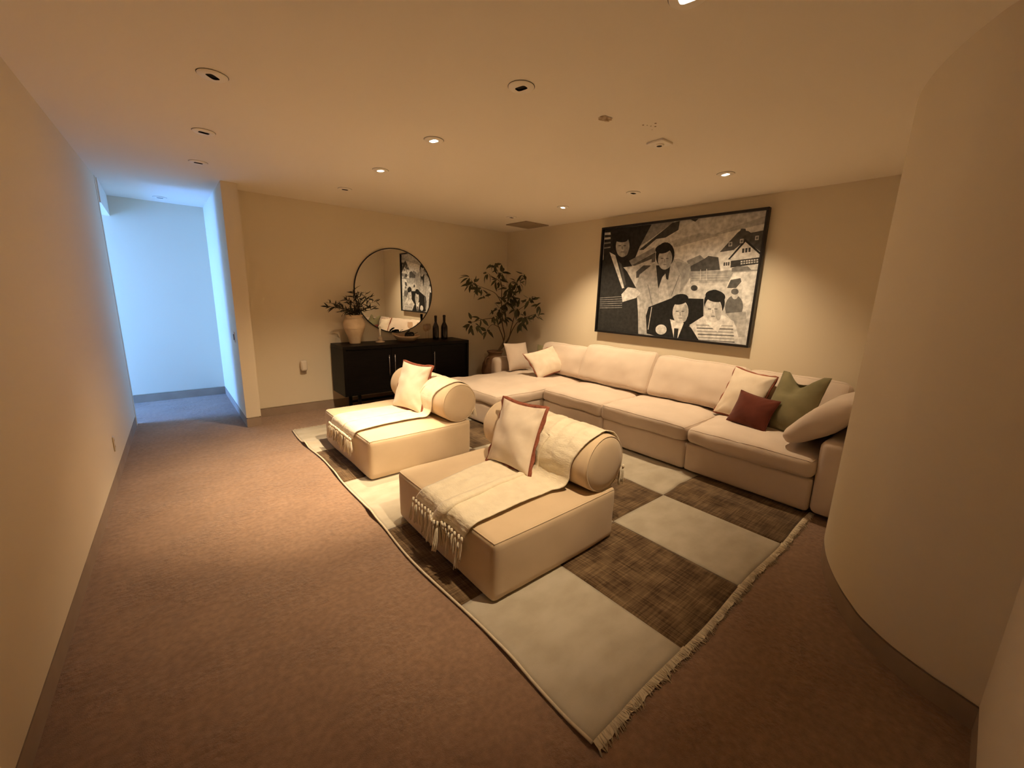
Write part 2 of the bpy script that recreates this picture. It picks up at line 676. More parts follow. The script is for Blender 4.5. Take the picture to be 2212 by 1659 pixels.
fl = box(-3.3, 4.85, -0.5, 7.5, -0.1, 0.0)
structure(link_mesh('floor', fl[0], fl[1], M['carpet'], None, False))
ce = box(-3.3, 4.85, -0.5, 7.5, ZC, ZC + 0.12)
ceiling = structure(link_mesh('ceiling', ce[0], ce[1], M['ceiling'], None, False))
so = box(-3.15, -0.325, 6.1, 7.2, 2.345, ZC - 0.001)
structure(link_mesh('ceiling_passage', so[0], so[1], M['ceiling'], None, False))

wall('near', [(-0.70, -0.216), (2.26, -0.216)])
curve = [(2.148, -0.216), (2.173, -0.149), (2.201, -0.07), (2.266, 0.051), (2.358, 0.158), (2.435, 0.214), (2.539, 0.277), (2.687, 0.349), (2.875, 0.418), (3.115, 0.472), (3.4, 0.485), (4.62, 0.485)]
wall('curved', [(p.x, p.y) for p in smooth_path([(x, y, 0) for x, y in curve], 5)], smooth=True)
wall('right', [(XR, 0.37), (XR, YB + 0.11)])
wall('back', [(XR + 0.11, YB), (0.70, YB)])
wall('wing', [(0.75, YB + 0.10), (0.75, 5.26), (0.608, 5.26), (0.608, 7.31)], th=0.06)
wall('hall_end', [(0.72, 7.2), (-3.1, 7.2)])
wall('passage', [(-3.1, 6.1), (-0.335, 6.1)], th=0.10)
wall('left', [(-0.335, 6.1), (-0.5602, -0.33)], th=0.12)
# passage door to the outside: an open doorway in the end wall
dw = join(box(-3.12, -3.0, 5.98, 6.16, 0, 2.37), box(-3.12, -3.0, 7.14, 7.32, 0, 2.37), box(-3.12, -3.0, 6.16, 7.14, 2.22, 2.37))
structure(link_mesh('wall_passage_end', dw[0], dw[1], M['wall'], None, False))
df = join(box(-3.0, -2.97, 6.12, 6.17, 0, 2.25), box(-3.0, -2.97, 7.13, 7.18, 0, 2.25), box(-3.0, -2.97, 6.17, 7.13, 2.20, 2.25))
structure(link_mesh('trim_1', df[0], df[1], M['trim'], None, False))

# torn patch and screw holes left in the ceiling paint
random.seed(5)
sv, sf = [], []
k = 26
for i in range(k):
    a = 2 * PI * i / k
    rr = 1 + 0.35 * noise.noise(Vector((math.cos(a) * 2, math.sin(a) * 2, 3.3)))
    sv.append((2.115 + 0.058 * rr * math.cos(a) * (1 if math.cos(a) > -0.2 else 0.7), 1.704 + 0.034 * rr * math.sin(a), ZC - 0.0015))
sv += [(2.115, 1.704, ZC - 0.004)]
sf = [(i, (i + 1) % k, k) for i in range(k)]
sc = link_mesh('torn_patch', sv, [f[::-1] for f in sf], M['scar'], ceiling, False)
for (hx, hy, hr) in ((2.36, 1.60, 0.006), (2.405, 1.575, 0.004), (2.43, 1.56, 0.006), (2.39, 1.535, 0.0065), (2.46, 1.60, 0.003), (2.38, 1.585, 0.003)):
    hv = lathe([(0.0, ZC - 0.002), (hr, ZC - 0.0018), (hr, ZC)], hx, hy, 8)
    link_mesh('screw_hole', hv[0], hv[1], M['scar'], ceiling, False)


# ------------------------------------------------------------------ recessed lights
def slot_ring(R_o, sl, sw, z, n=40):
    """disc of radius R_o with a rounded slot opening, returns outer ring pts, inner ring pts"""
    outer = [(R_o * math.cos(2 * PI * i / n), R_o * math.sin(2 * PI * i / n), z) for i in range(n)]
    inner = []
    for i in range(n):
        a = 2 * PI * i / n
        c, s = math.cos(a), math.sin(a)
        e = 4.0
        rr = (abs(c / sl) ** e + abs(s / sw) ** e) ** (-1 / e)
        inner.append((rr * c, rr * s, z))
    return outer, inner


def light_proto(on):
    r = bpy.data.objects.new('recessed_light', None)
    C.objects.link(r)
    n = 40
    o1, i1 = slot_ring(0.059, 0.031, 0.020, -0.009, n)
    o2, _ = slot_ring(0.066, 0.030, 0.019, -0.004, n)
    o3, _ = slot_ring(0.066, 0.030, 0.019, 0.0, n)
    _, i2 = slot_ring(0.07, 0.030, 0.019, -0.001, n)
    V = i2 + i1 + o1 + o2 + o3
    Fc = []
    for k in range(4):
        for i in range(n):
            j = (i + 1) % n
            Fc.append((k * n + i, k * n + j, (k + 1) * n + j, (k + 1) * n + i))
    inner = Fc[:n]
    Fc = Fc[n:]
    tr = link_mesh('trim_disc', V, Fc, M['trim'], r, True)
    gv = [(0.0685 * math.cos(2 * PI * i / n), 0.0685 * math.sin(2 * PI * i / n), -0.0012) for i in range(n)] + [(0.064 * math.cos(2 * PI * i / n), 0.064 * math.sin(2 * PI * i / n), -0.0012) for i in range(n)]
    link_mesh('shadow_ring', gv, [(i, n + i, n + (i + 1) % n, (i + 1) % n) for i in range(n)], M['darkslot'], r, False)  # dark-coloured ring painted in as the shadow gap behind the disc edge
    tr.modifiers.new('edges', 'EDGE_SPLIT').split_angle = math.radians(50)
    zz = -0.005 if on else -0.0015
    link_mesh('bulb' if on else 'aperture', [(x, y, zz) for x, y, z in i2] + i1, [tuple(range(n))[::-1]] + inner, M['lampon'] if on else M['darkslot'], r, False)
    return r


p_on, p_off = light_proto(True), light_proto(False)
used = {True: False, False: False}


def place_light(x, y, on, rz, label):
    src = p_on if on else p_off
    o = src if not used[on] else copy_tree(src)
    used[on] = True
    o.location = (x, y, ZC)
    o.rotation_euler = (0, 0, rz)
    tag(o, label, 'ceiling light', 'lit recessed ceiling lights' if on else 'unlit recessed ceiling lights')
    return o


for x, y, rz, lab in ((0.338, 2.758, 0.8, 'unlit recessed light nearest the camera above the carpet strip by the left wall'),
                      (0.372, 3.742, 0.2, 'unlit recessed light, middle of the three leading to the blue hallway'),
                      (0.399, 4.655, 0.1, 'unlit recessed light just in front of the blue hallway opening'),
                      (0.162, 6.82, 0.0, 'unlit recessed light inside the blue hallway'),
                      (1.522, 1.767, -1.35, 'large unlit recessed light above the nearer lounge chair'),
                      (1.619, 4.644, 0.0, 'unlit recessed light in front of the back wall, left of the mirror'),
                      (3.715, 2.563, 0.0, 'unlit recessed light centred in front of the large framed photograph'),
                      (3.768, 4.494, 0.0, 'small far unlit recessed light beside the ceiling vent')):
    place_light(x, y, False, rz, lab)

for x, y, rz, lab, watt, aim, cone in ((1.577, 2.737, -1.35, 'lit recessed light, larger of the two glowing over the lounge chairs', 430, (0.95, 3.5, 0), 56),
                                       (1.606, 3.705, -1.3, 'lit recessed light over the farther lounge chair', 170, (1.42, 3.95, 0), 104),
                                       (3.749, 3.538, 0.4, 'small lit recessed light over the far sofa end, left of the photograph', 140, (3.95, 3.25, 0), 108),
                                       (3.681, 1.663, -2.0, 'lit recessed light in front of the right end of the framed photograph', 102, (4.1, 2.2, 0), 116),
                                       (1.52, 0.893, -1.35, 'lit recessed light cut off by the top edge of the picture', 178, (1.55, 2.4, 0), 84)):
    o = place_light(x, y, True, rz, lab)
    ld = bpy.data.lights.new('lamp_beam', 'SPOT')
    ld.energy = watt
    ld.color = LAMP_COL
    ld.spot_size = math.radians(cone)
    ld.spot_blend = 1.0
    ld.shadow_soft_size = 0.025
    lo = bpy.data.objects.new('lamp_beam', ld)
    C.objects.link(lo)
    lo.parent = o
    lo.location = (0, 0, -0.03)
    d = Vector(aim) - Vector((x, y, ZC))
    q = d.to_track_quat('-Z', 'Y')
    lo.rotation_euler = (Matrix.Rotation(-rz, 4, 'Z') @ q.to_matrix().to_4x4()).to_euler()

# square fixture with a small eyeball
sq = thing('square_ceiling_fixture', 'square white ceiling fixture with a small dark round eye near the scars', 'ceiling fixture', (2.688, 1.681, ZC), rot=(0, 0, -0.05))
v, f = bbox(-0.062, 0.062, -0.062, 0.062, -0.014, 0.0, 0.004)
link_mesh('plate', v, f, M['trim'], sq, False)
v, f = lathe([(0.0, -0.0125), (0.030, -0.0125), (0.030, -0.020), (0.026, -0.023), (0.018, -0.023)], 0, 0, 24)
link_mesh('ring', v, f[:-1], M['trim'], sq, True)
v, f = lathe([(0.0, -0.0215), (0.019, -0.0215), (0.019, -0.014)], 0, 0, 20)
link_mesh('eye', v, f, M['darkslot'], sq, False)

# ceiling vent
vt = thing('ceiling_vent', 'square tan louvred air vent in the ceiling near the far corner', 'vent', (4.31, 4.77, ZC))
s = 0.225
v, f = join(bbox(-s, s, -s, -s + 0.03, -0.014, 0, 0.003), bbox(-s, s, s - 0.03, s, -0.014, 0, 0.003), bbox(-s, -s + 0.03, -s + 0.03, s - 0.03, -0.014, 0, 0.003), bbox(s - 0.03, s, -s + 0.03, s - 0.03, -0.014, 0, 0.003))
link_mesh('frame', v, f, M['vent'], vt, False)
v, f = box(-s + 0.03, s - 0.03, -s + 0.03, s - 0.03, -0.002, 0.0)
link_mesh('duct_back', v, f, M['darkslot'], vt, False)
sl_src = None
for i in range(11):
    y = -s + 0.047 + i * 0.0356
    if sl_src is None:
        v, f = xf(box(-s + 0.028, s - 0.028, -0.0015, 0.0015, -0.011, 0.011), Matrix.Rotation(0.9, 4, 'X'))
        sl = link_mesh('slat', v, f, M['vent'], vt, False)
        sl_src = sl
    else:
        sl = sl_src.copy()
        C.objects.link(sl)
        sl.parent = vt
    sl.location = (0, y, -0.0095)
for q in ((-0.2, 0.0), (0.2, 0.0)):
    v, f = lathe([(0.0, -0.017), (0.005, -0.0165), (0.006, -0.0135)], q[0], q[1], 10)
    link_mesh('screw', v, f, M['vent'], vt, True)

# ------------------------------------------------------------------ wall plates
def outlet(name, label, loc, rz, cat='outlet', switch=False):
    """plate in local XZ, facing -Y"""
    r = thing(name, label, cat, loc, rot=(0, 0, rz))
    v, f = bbox(-0.036, 0.036, -0.006, 0.0, -0.058, 0.058, 0.003)
    link_mesh('plate', v, f, M['plate'], r, False)
    if switch:
        v, f = bbox(-0.016, 0.016, -0.010, -0.005, -0.033, 0.033, 0.002)
        link_mesh('rocker', v, f, M['darkslot'], r, False)
    else:
        for s in (-1, 1):
            v, f = bbox(-0.016, 0.016, -0.008, -0.005, s * 0.026 - 0.014, s * 0.026 + 0.014, 0.002)
            sk = link_mesh('socket', v, f, M['plate'], r, False)
            for dx in (-0.006, 0.006):
                v, f = box(dx - 0.0012, dx + 0.0012, -0.0084, -0.0078, s * 0.026 - 0.005, s * 0.026 + 0.005)
                link_mesh('slot', v, f, M['darkslot'], sk, False)
    return r


outlet('wall_outlet', 'ivory wall outlet below the plug-in device on the back wall', (1.310, YB, 0.545), 0)
outlet('wall_outlet', 'ivory wall outlet half hidden between the sideboard and the potted tree', (4.209, YB, 0.504), 0)
outlet('wall_outlet', 'ivory wall outlet low on the left wall', (-0.397, 4.347, 0.31), PI / 2 + 0.035)
outlet('light_switch', 'light switch on the blue lit side of the wing wall', (0.608, 5.49, 1.0), -PI / 2, 'switch', True)
nl = thing('plug_in_device', 'rounded white plug-in device on the back wall left of the sideboard', 'plug-in device', (1.312, YB, 0.535))
fn = cushion_fn(0.078, 0.055, 0.135, 0.024, 0)
v, f = cushion_mesh(fn, (10, 8, 12))
link_mesh('body', [(a, b - 0.038, c + 0.068) for a, b, c in v], f, M['plastic'], nl, True)
v, f = bbox(-0.02, 0.02, -0.022, -0.008, 0.012, 0.05, 0.003)
link_mesh('plug', v, f, M['plastic'], nl, False)

# ------------------------------------------------------------------ rug
RX = [0.985, 1.625, 2.275, 2.93, 3.585]
RY = [0.655, 1.495, 2.36, 3.225, 4.03, 4.835]


def rug_z(x, y):
    z = 0.0
    e = max(0.0, 1 - (x - 0.985) / 0.35) ** 2

    def g(a, s):
        return math.exp(-((a) / s) ** 2)
    z += 0.030 * e * g(y - 4.30, 0.07) + 0.024 * e * g(y - 2.62, 0.09) + 0.010 * e * g(y - 3.45, 0.12) + 0.008 * e * g(y - 1.1, 0.1)
    # ripples running in from the sofa
    z += 0.022 * g(y - 1.72 - 0.25 * (3.3 - x), 0.10) * g(x - 3.25, 0.32)
    z += 0.014 * g(x - 3.2, 0.09) * g(y - 1.35, 0.6)
    z += 0.012 * g(x - 0.985, 0.1) * g(y - 0.655, 0.08)
    z += 0.0025 * (noise.noise(Vector((x * 3, y * 3, 0))) + 1)
    if x > 3.42:
        z *= max(0.0, 1 - (x - 3.42) / 0.06)
    for (a0, a1, b0, b1) in ((1.10, 2.13, 1.37, 2.47), (1.155, 2.18, 3.08, 4.29)):
        d = max(a0 - x, x - a1, b0 - y, y - b1)
        z *= min(1.0, max(0.0, (d + 0.0) / 0.05))
    return z


def rug_edge_shift(y):
    return 0.012 * math.sin(y * 2.3) + 0.010 * math.sin(y * 5.1 + 1) - 0.012 * math.exp(-((y - 2.6) / 0.12) ** 2)


def rug_xy(x, y):
    w = max(0.0, 1 - (x - 0.985) / 0.65)
    return x + rug_edge_shift(y) * w, y + 0.006 * math.sin(x * 6)


rug = thing('checkered_rug', 'cream and brown checkered patchwork rug with fringed ends under the chairs', 'rug', (2.285, 2.745, 0.0))
for i in range(4):
    for j in range(5):
        x0, x1, y0, y1 = RX[i], RX[i + 1], RY[j], RY[j + 1]
        n = 30
        V, Fc = [], []
        for lay in (0, 1):
            for a in range(n + 1):
                for b in range(n + 1):
                    x = x0 + (x1 - x0) * a / n
                    y = y0 + (y1 - y0) * b / n
                    z = rug_z(x, y)
                    X, Y = rug_xy(x, y)
                    edge_in = (a in (0, n) and 0 < i + (a == n) < 4) or (b in (0, n) and 0 < j + (b == n) < 5)
                    V.append((X, Y, 0.0008 + z * 0.98 if lay == 0 else 0.0125 + z - (0.0035 if edge_in else 0)))
        N = (n + 1) * (n + 1)
        for a in range(n):
            for b in range(n):
                q = (a * (n + 1) + b, (a + 1) * (n + 1) + b, (a + 1) * (n + 1) + b + 1, a * (n + 1) + b + 1)
                Fc.append(tuple(t + N for t in q))
                Fc.append(q[::-1])
        for a in range(n):
            for (p, q) in ((a * (n + 1), (a + 1) * (n + 1)), ((a + 1) * (n + 1) + n, a * (n + 1) + n), (a + 1, a), (n * (n + 1) + a, n * (n + 1) + a + 1)):
                Fc.append((p, q, q + N, p + N))
        wpart(rug, 'patch', (V, Fc), M['rugcream'] if (i + j) % 2 == 0 else M['rugbrown'])
# bound long edge
pts = []
for k in range(140):
    y = RY[0] + (RY[-1] - RY[0]) * k / 139
    X, Y = rug_xy(RX[0], y)
    pts.append((X - 0.004, Y, 0.009 + rug_z(RX[0], y)))
wpart(rug, 'binding', tube(pts, 0.007, 6), M['rugedge'])
# fringe at both ends
random.seed(11)
vf = []
for end, s in ((RY[0], -1), (RY[-1], 1)):
    wv, wf = [], []
    nn = 200
    for k in range(nn + 1):
        x = RX[0] + (RX[-1] - RX[0]) * k / nn
        X, Y = rug_xy(x, end)
        wob = 0.008 * noise.noise(Vector((x * 14, s, 0))) + 0.006 * noise.noise(Vector((x * 45, s, 5)))
        zz = rug_z(x, end)
        wv += [(X, Y - s * 0.004, 0.012 + zz), (X, Y + s * (0.030 + wob), 0.006 + zz * 0.6 + 0.004 * noise.noise(Vector((x * 30, 2, 2))))]
    for k in range(nn):
        wf.append((k * 2, k * 2 + 2, k * 2 + 3, k * 2 + 1) if s > 0 else (k * 2, k * 2 + 1, k * 2 + 3, k * 2 + 2))
    vf.append((wv, wf))
    for k in range(520):
        x = RX[0] + (RX[-1] - RX[0]) * (k + random.random()) / 520
        X, Y = rug_xy(x, end)
        zz = rug_z(x, end)
        L = random.uniform(0.035, 0.062) * (0.8 + 0.4 * noise.noise(Vector((x * 8, 1, s))))
        sk = random.uniform(-0.02, 0.02) + 0.03 * noise.noise(Vector((x * 9, 4, s)))
        cz = random.uniform(0.004, 0.012)
        vf.append(tube([(X, Y, 0.010 + zz), (X + sk * 0.4, Y + s * L * 0.55, cz + zz * 0.5 + 0.002), (X + sk, Y + s * L, 0.003)], [0.0028, 0.0026, 0.0015], 4))
fr = wpart(rug, 'fringe', join(*vf), M['rugedge'])
fr['kind'] = 'stuff'


# ------------------------------------------------------------------ lounge chairs
def make_chair(label, x0, x1, y0, y1, zt=0.362):
    r = thing('lounge_chair', label, 'chair', ((x0 + x1) / 2, (y0 + y1) / 2, 0.0145), 'pair of bolster-back lounge chairs')
    z0 = 0.017
    cz = (z0 + zt) / 2
    mtx = Matrix.Translation(((x0 + x1) / 2, (y0 + y1) / 2, cz))
    fn = cushion_fn(x1 - x0, y1 - y0, zt - z0, 0.032, 0.012, 0.012, 0.004, seed=int(y0 * 10), wscale=3)
    base = wpart(r, 'base', xf(cushion_mesh(fn, (28, 28, 14)), mtx), M['chair'])
    wpart(base, 'piping', xf(seam(fn, 1.0, 40, 0.0042), mtx), M['chair']).location = (0, 0, 0)
    # feet
    v, f = join(*[bbox(a, a + 0.05, b, b + 0.05, 0.0145, 0.03, 0.002) for a in (x0 + 0.06, x1 - 0.11) for b in (y0 + 0.06, y1 - 0.11)])
    # bolster: cylinder along Y
    bx, bz, br = x1 - 0.115, 0.362 + 0.183, 0.185
    L = y1 - y0 - 0.04
    ym = (y0 + y1) / 2
    prof = [(0.0, -L / 2 - 0.018), (0.06, -L / 2 - 0.017), (0.12, -L / 2 - 0.012), (0.165, -L / 2 - 0.002), (br - 0.008, -L / 2 + 0.008), (br, -L / 2 + 0.024)]
    for k in range(1, 12):
        t = k / 12
        prof.append((br + 0.004 * math.sin(PI * t), -L / 2 + 0.024 + (L - 0.048) * t))
    prof += [(rr, -zz) for rr, zz in prof[5::-1]]
    v, f = lathe(prof, 0, 0, 56)
    rot = Matrix.Translation((bx, ym, bz)) @ Matrix.Rotation(-PI / 2, 4, 'X')
    bo = wpart(r, 'bolster', xf((v, f), rot), M['chair'])
    for s in (-1, 1):
        ring = [(bx + (br - 0.009) * math.cos(2 * PI * k / 56), ym + s * (L / 2 - 0.004), bz + (br - 0.009) * math.sin(2 * PI * k / 56)) for k in range(56)]
        wpart(bo, 'piping', tube(ring, 0.0038, 5, closed=True), M['chair'])
    return bx, bz, br


CH2 = make_chair('cream upholstered lounge chair with bolster back, nearer the camera', 1.112, 2.112, 1.388, 2.462)
CH1 = make_chair('cream upholstered lounge chair with bolster back, farther one near the sideboard', 1.165, 2.165, 3.100, 4.270)


# ------------------------------------------------------------------ throws
def tassel_mesh(seed, L=0.12):
    random.seed(seed)
    parts = [tube([(0, 0, 0.008), (0, 0, -0.014)], [0.007, 0.0085], 6)]
    for k in range(7):
        a = random.uniform(0, 2 * PI)
        rr = random.uniform(0.002, 0.0075)
        e = random.uniform(0.6, 1.8)
        p = [(0, 0, -0.006)]
        for q in range(1, 5):
            t = q / 4
            p.append((rr * math.cos(a) * (0.6 + e * t) + random.uniform(-0.0015, 0.0015), rr * math.sin(a) * (0.6 + e * t) + random.uniform(-0.0015, 0.0015), -0.006 - L * t * random.uniform(0.93, 1.03)))
        parts.append(tube(p, [0.0034, 0.0036, 0.0036, 0.0032, 0.0018], 5))
    v, f = join(*parts)
    me = bpy.data.meshes.new('tassel')
    me.from_pydata(v, [], f)
    me.polygons.foreach_set('use_smooth', [True] * len(me.polygons))
    me.materials.append(M['throw'])
    return me


TASS = [tassel_mesh(s, L) for s, L in ((1, 0.12), (2, 0.105), (3, 0.13), (4, 0.115), (5, 0.125))]


def make_throw(label, chair, x0, zs, yn, yf, fold, zfront, zback, seed):
    """yn(s), yf(s): near and far edge along the length s in 0..1; drapes front edge -> seat -> bolster -> back"""
    bx, bz, br = chair
    path = []
    zt = zs + 0.010
    xa = x0 - 0.021
    for k in range(5):
        path.append((xa - 0.003, zfront + (zt - 0.045 - zfront) * k / 5))
    for k in range(7):
        a = PI - (PI / 2) * k / 6
        path.append((xa + 0.045 + 0.045 * math.cos(a), zt - 0.040 + 0.045 * math.sin(a)))
    xe = bx - br * 0.80
    for k in range(1, 22):
        t = k / 21
        xx = xa + 0.045 + (xe - 0.05 - xa - 0.045) * t
        path.append((xx, zt + 0.007 + 0.008 * math.sin(PI * t)))
    a0 = math.radians(205)
    cl = br + 0.011
    for k in range(0, 30):
        a = a0 - math.radians(215) * k / 29
        path.append((bx + cl * math.cos(a), bz + cl * math.sin(a)))
    xb, zb = path[-1]
    for k in range(1, 6):
        path.append((xb + 0.004, zb + (zback - zb) * k / 5))
    # resample by smoothing
    P = [Vector((p[0], 0, p[1])) for p in path]
    for it in range(2):
        P = [P[0]] + [(P[i - 1] + P[i] * 2 + P[i + 1]) / 4 for i in range(1, len(P) - 1)] + [P[-1]]
    P = smooth_path(P, 3)
    n = len(P)
    m = 64
    V, Fc = [], []
    endF, endB = [], []
    for i in range(n):
        s = i / (n - 1)
        tg = (P[min(i + 1, n - 1)] - P[max(i - 1, 0)]).normalized()
        nr = Vector((-tg.z, 0, tg.x))
        a, b = yn(s), yf(s)
        W = b - a
        fa = fold * max(0.0, 1 - s / 0.62) ** 0.7
        for j in range(m + 1):
            t = j / m
            # S-shaped fold around the middle of the width
            off = 0.0
            y = t
            if fa > 0:
                c0, c1 = 0.40, 0.56
                back = 0.16 * fa
                if t < c0:
                    y = t / c0 * (0.46 + back * 0.5)
                    off = 0.020 * fa * max(0, (t - c0 + 0.16) / 0.16)
                elif t < c1:
                    q = (t - c0) / (c1 - c0)
                    y = 0.46 + back * 0.5 - back * q
                    off = 0.012 * fa + 0.016 * fa * math.sin(PI * q) + 0.0 * q
                    off = fa * (0.020 + 0.012 * math.sin(PI * q))
                else:
                    q = (t - c1) / (1 - c1)
                    y = 0.46 - back * 0.5 + (1 - 0.46 + back * 0.5) * q
                    off = fa * 0.020 * max(0, 1 - q * 6)
                # lower layer sits below
                if t >= c1 and y < 0.46 + back * 0.5:
                    off = 0.001
            p = P[i]
            yy = a + W * y
            w1 = noise.noise(Vector((yy * 9 + seed * 3.3, s * 5.0, seed)))
            w2 = noise.noise(Vector((yy * 26 + seed, s * 16.0, seed * 2.2)))
            onb = 1.0 if s > 0.5 else 0.6
            rip = (0.0055 + 0.003 * fold) * (w1 + 0.75) * onb + (0.002 + 0.0025 * fold) * (w2 + 0.4)
            ripb = 0.006 * max(0, math.sin(yy * 62 + 3 * w1 + s * 9)) * math.exp(-((s - 0.62) / 0.12) ** 2) * (1 if fold > 0.3 else 0.3)
            w3 = noise.noise(Vector((yy * 11 + s * 14 + seed, s * 58.0, seed * 1.7)))
            rip += (0.0012 + 0.0036 * fold) * (w3 + 0.25) * (1.0 if s > 0.42 else 0.45)
            d = max(0.0, off) + max(0.0, rip) + ripb
            q = p + nr * d
            V.append((q.x, yy, q.z))
            if i == 0:
                endF.append(V[-1])
            if i == n - 1:
                endB.append(V[-1])
    for i in range(n - 1):
        for j in range(m):
            Fc.append((i * (m + 1) + j, i * (m + 1) + j + 1, (i + 1) * (m + 1) + j + 1, (i + 1) * (m + 1) + j))
    root = thing('throw_blanket', label, 'blanket', (x0 + 0.5, (yn(0.4) + yf(0.4)) / 2, zs), 'cream fringed throws on the lounge chairs')
    cl_o = wpart(root, 'cloth', (V, Fc), M['throw'])
    sm = cl_o.modifiers.new('thick', 'SOLIDIFY')
    sm.thickness = 0.006
    sm.offset = 1.0
    random.seed(seed)
    rl = Vector(root.location)
    for edge, sg in ((endF, -1), (endB, 1)):
        cnt = 23
        for k in range(cnt):
            e = edge[int(round(k * m / (cnt - 1)))]
            o = bpy.data.objects.new('tassel', TASS[random.randrange(len(TASS))])
            C.objects.link(o)
            o.parent = root
            o.location = Vector((e[0] + sg * 0.017, e[1] + random.uniform(-0.004, 0.004), e[2])) - rl
            o.rotation_euler = (random.uniform(-0.2, 0.2), sg * random.uniform(-0.02, 0.04), random.uniform(0, 6))
            o.scale = (1, 1, random.uniform(1.05, 1.4) if sg < 0 else random.uniform(0.8, 1.1))
    return root


def lerp_keys(keys):
    def fnk(s):
        for (a, va), (b, vb) in zip(keys, keys[1:]):
            if s <= b:
                t = (s - a) / (b - a)
                t = t * t * (3 - 2 * t)
                return va + (vb - va) * t
        return keys[-1][1]
    return fnk


make_throw('cream knitted fringed throw folded over the nearer lounge chair', CH2, 1.112, 0.372, lerp_keys([(0, 1.60), (0.15, 1.56), (0.42, 1.57), (0.5, 1.53), (0.7, 1.44), (1, 1.43)]), lerp_keys([(0, 2.14), (0.15, 2.08), (0.42, 2.16), (0.7, 2.02), (1, 1.98)]), 1.0, 0.300, 0.47, 3)
make_throw('smooth cream fringed throw draped over the farther lounge chair', CH1, 1.165, 0.372, lerp_keys([(0, 3.40), (0.15, 3.36), (0.42, 3.38), (0.55, 3.30), (0.7, 3.18), (1, 3.20)]), lerp_keys([(0, 3.97), (0.15, 3.92), (0.42, 3.90), (0.7, 3.72), (1, 3.70)]), 0.15, 0.305, 0.47, 8)

# pillows on the chairs
make_pillow('throw_pillow', 'cream linen pillow with brown ruffled edge leaning on the nearer lounge chair bolster', ((1.685, 2.25, 0.402), (1.70, 1.86, 0.395), (1.845, 2.19, 0.80), (1.865, 1.75, 0.835)), 0.16, M['linen'], 'ruffle-edged pillows', M['rusttrim'], 0.022, 0.085, 0.020, 1)
make_pillow('throw_pillow', 'cream linen pillow with rust red ruffled edge on the farther lounge chair', ((1.71, 3.95, 0.402), (1.82, 3.545, 0.40), (1.895, 3.87, 0.84), (1.985, 3.45, 0.83)), 0.16, M['linen'], 'ruffle-edged pillows', M['rusttrim'], 0.022, 0.085, 0.020, 2)

# ------------------------------------------------------------------ sectional sofa
sofa = thing('sectional_sofa', 'large cream sectional sofa with chaise along the picture wall', 'sofa', (3.95, 2.6, 0.0))


def sofa_block(name, x0, x1, y0, y1, z0, z1, r, crown, side, wr, seed, n=(18, 18, 8), pip=True, bottom=0.0, rot=None, m=None, wscale=4.0):
    fn = cushion_fn(x1 - x0, y1 - y0, z1 - z0, r, crown, side, wr, seed, bottom, wscale)
    mtx = Matrix.Translation(((x0 + x1) / 2, (y0 + y1) / 2, (z0 + z1) / 2))
    if rot is not None:
        mtx = mtx @ rot
    o = wpart(sofa, name, xf(cushion_mesh(fn, n), mtx), m or M['sofa'])
    if pip:
        wpart(o, 'piping', xf(seam(fn, 1.0, 30, 0.0032), mtx), M['sofa'])
    return o


sofa_block('base', 3.505, 4.50, 0.665, 1.63, 0.030, 0.292, 0.025, 0, 0.0, 0.003, 1, pip=False)
sofa_block('base', 3.505, 4.50, 1.632, 2.56, 0.030, 0.292, 0.025, 0, 0.0, 0.003, 2, pip=False)
sofa_block('base', 3.505, 4.50, 2.562, 3.478, 0.030, 0.292, 0.025, 0, 0.0, 0.003, 3, pip=False)
sofa_block('base', 2.80, 4.50, 3.482, 4.66, 0.030, 0.292, 0.03, 0, 0.0, 0.003, 4, pip=False)
sofa_block('seat_cushion', 3.475, 4.42, 0.67, 1.632, 0.290, 0.445, 0.055, 0.035, 0.012, 0.012, 11, (24, 24, 10))
sofa_block('seat_cushion', 3.475, 4.42, 1.634, 2.575, 0.290, 0.445, 0.045, 0.035, 0.010, 0.012, 12, (24, 24, 10))
sofa_block('seat_cushion', 3.475, 4.42, 2.577, 3.475, 0.290, 0.440, 0.045, 0.030, 0.008, 0.012, 13, (24, 24, 10))
sofa_block('chaise_cushion', 2.77, 4.42, 3.470, 4.665, 0.290, 0.435, 0.055, 0.040, 0.010, 0.014, 14, (34, 28, 10))
sofa_block('backrest', 4.43, 4.60, 0.66, 4.70, 0.03, 0.66, 0.045, 0.0, 0.0, 0.004, 21, (10, 40, 14), pip=False)
sofa_block('arm', 3.50, 4.56, 0.495, 0.662, 0.03, 0.60, 0.055, 0.0, 0.0, 0.004, 22, (24, 10, 16), pip=False)
sofa_block('arm', 3.70, 4.56, 4.665, 4.82, 0.03, 0.635, 0.060, 0.0, 0.0, 0.004, 23, (24, 10, 16), pip=False)
tilt = Matrix.Rotation(0.30, 4, 'Y')


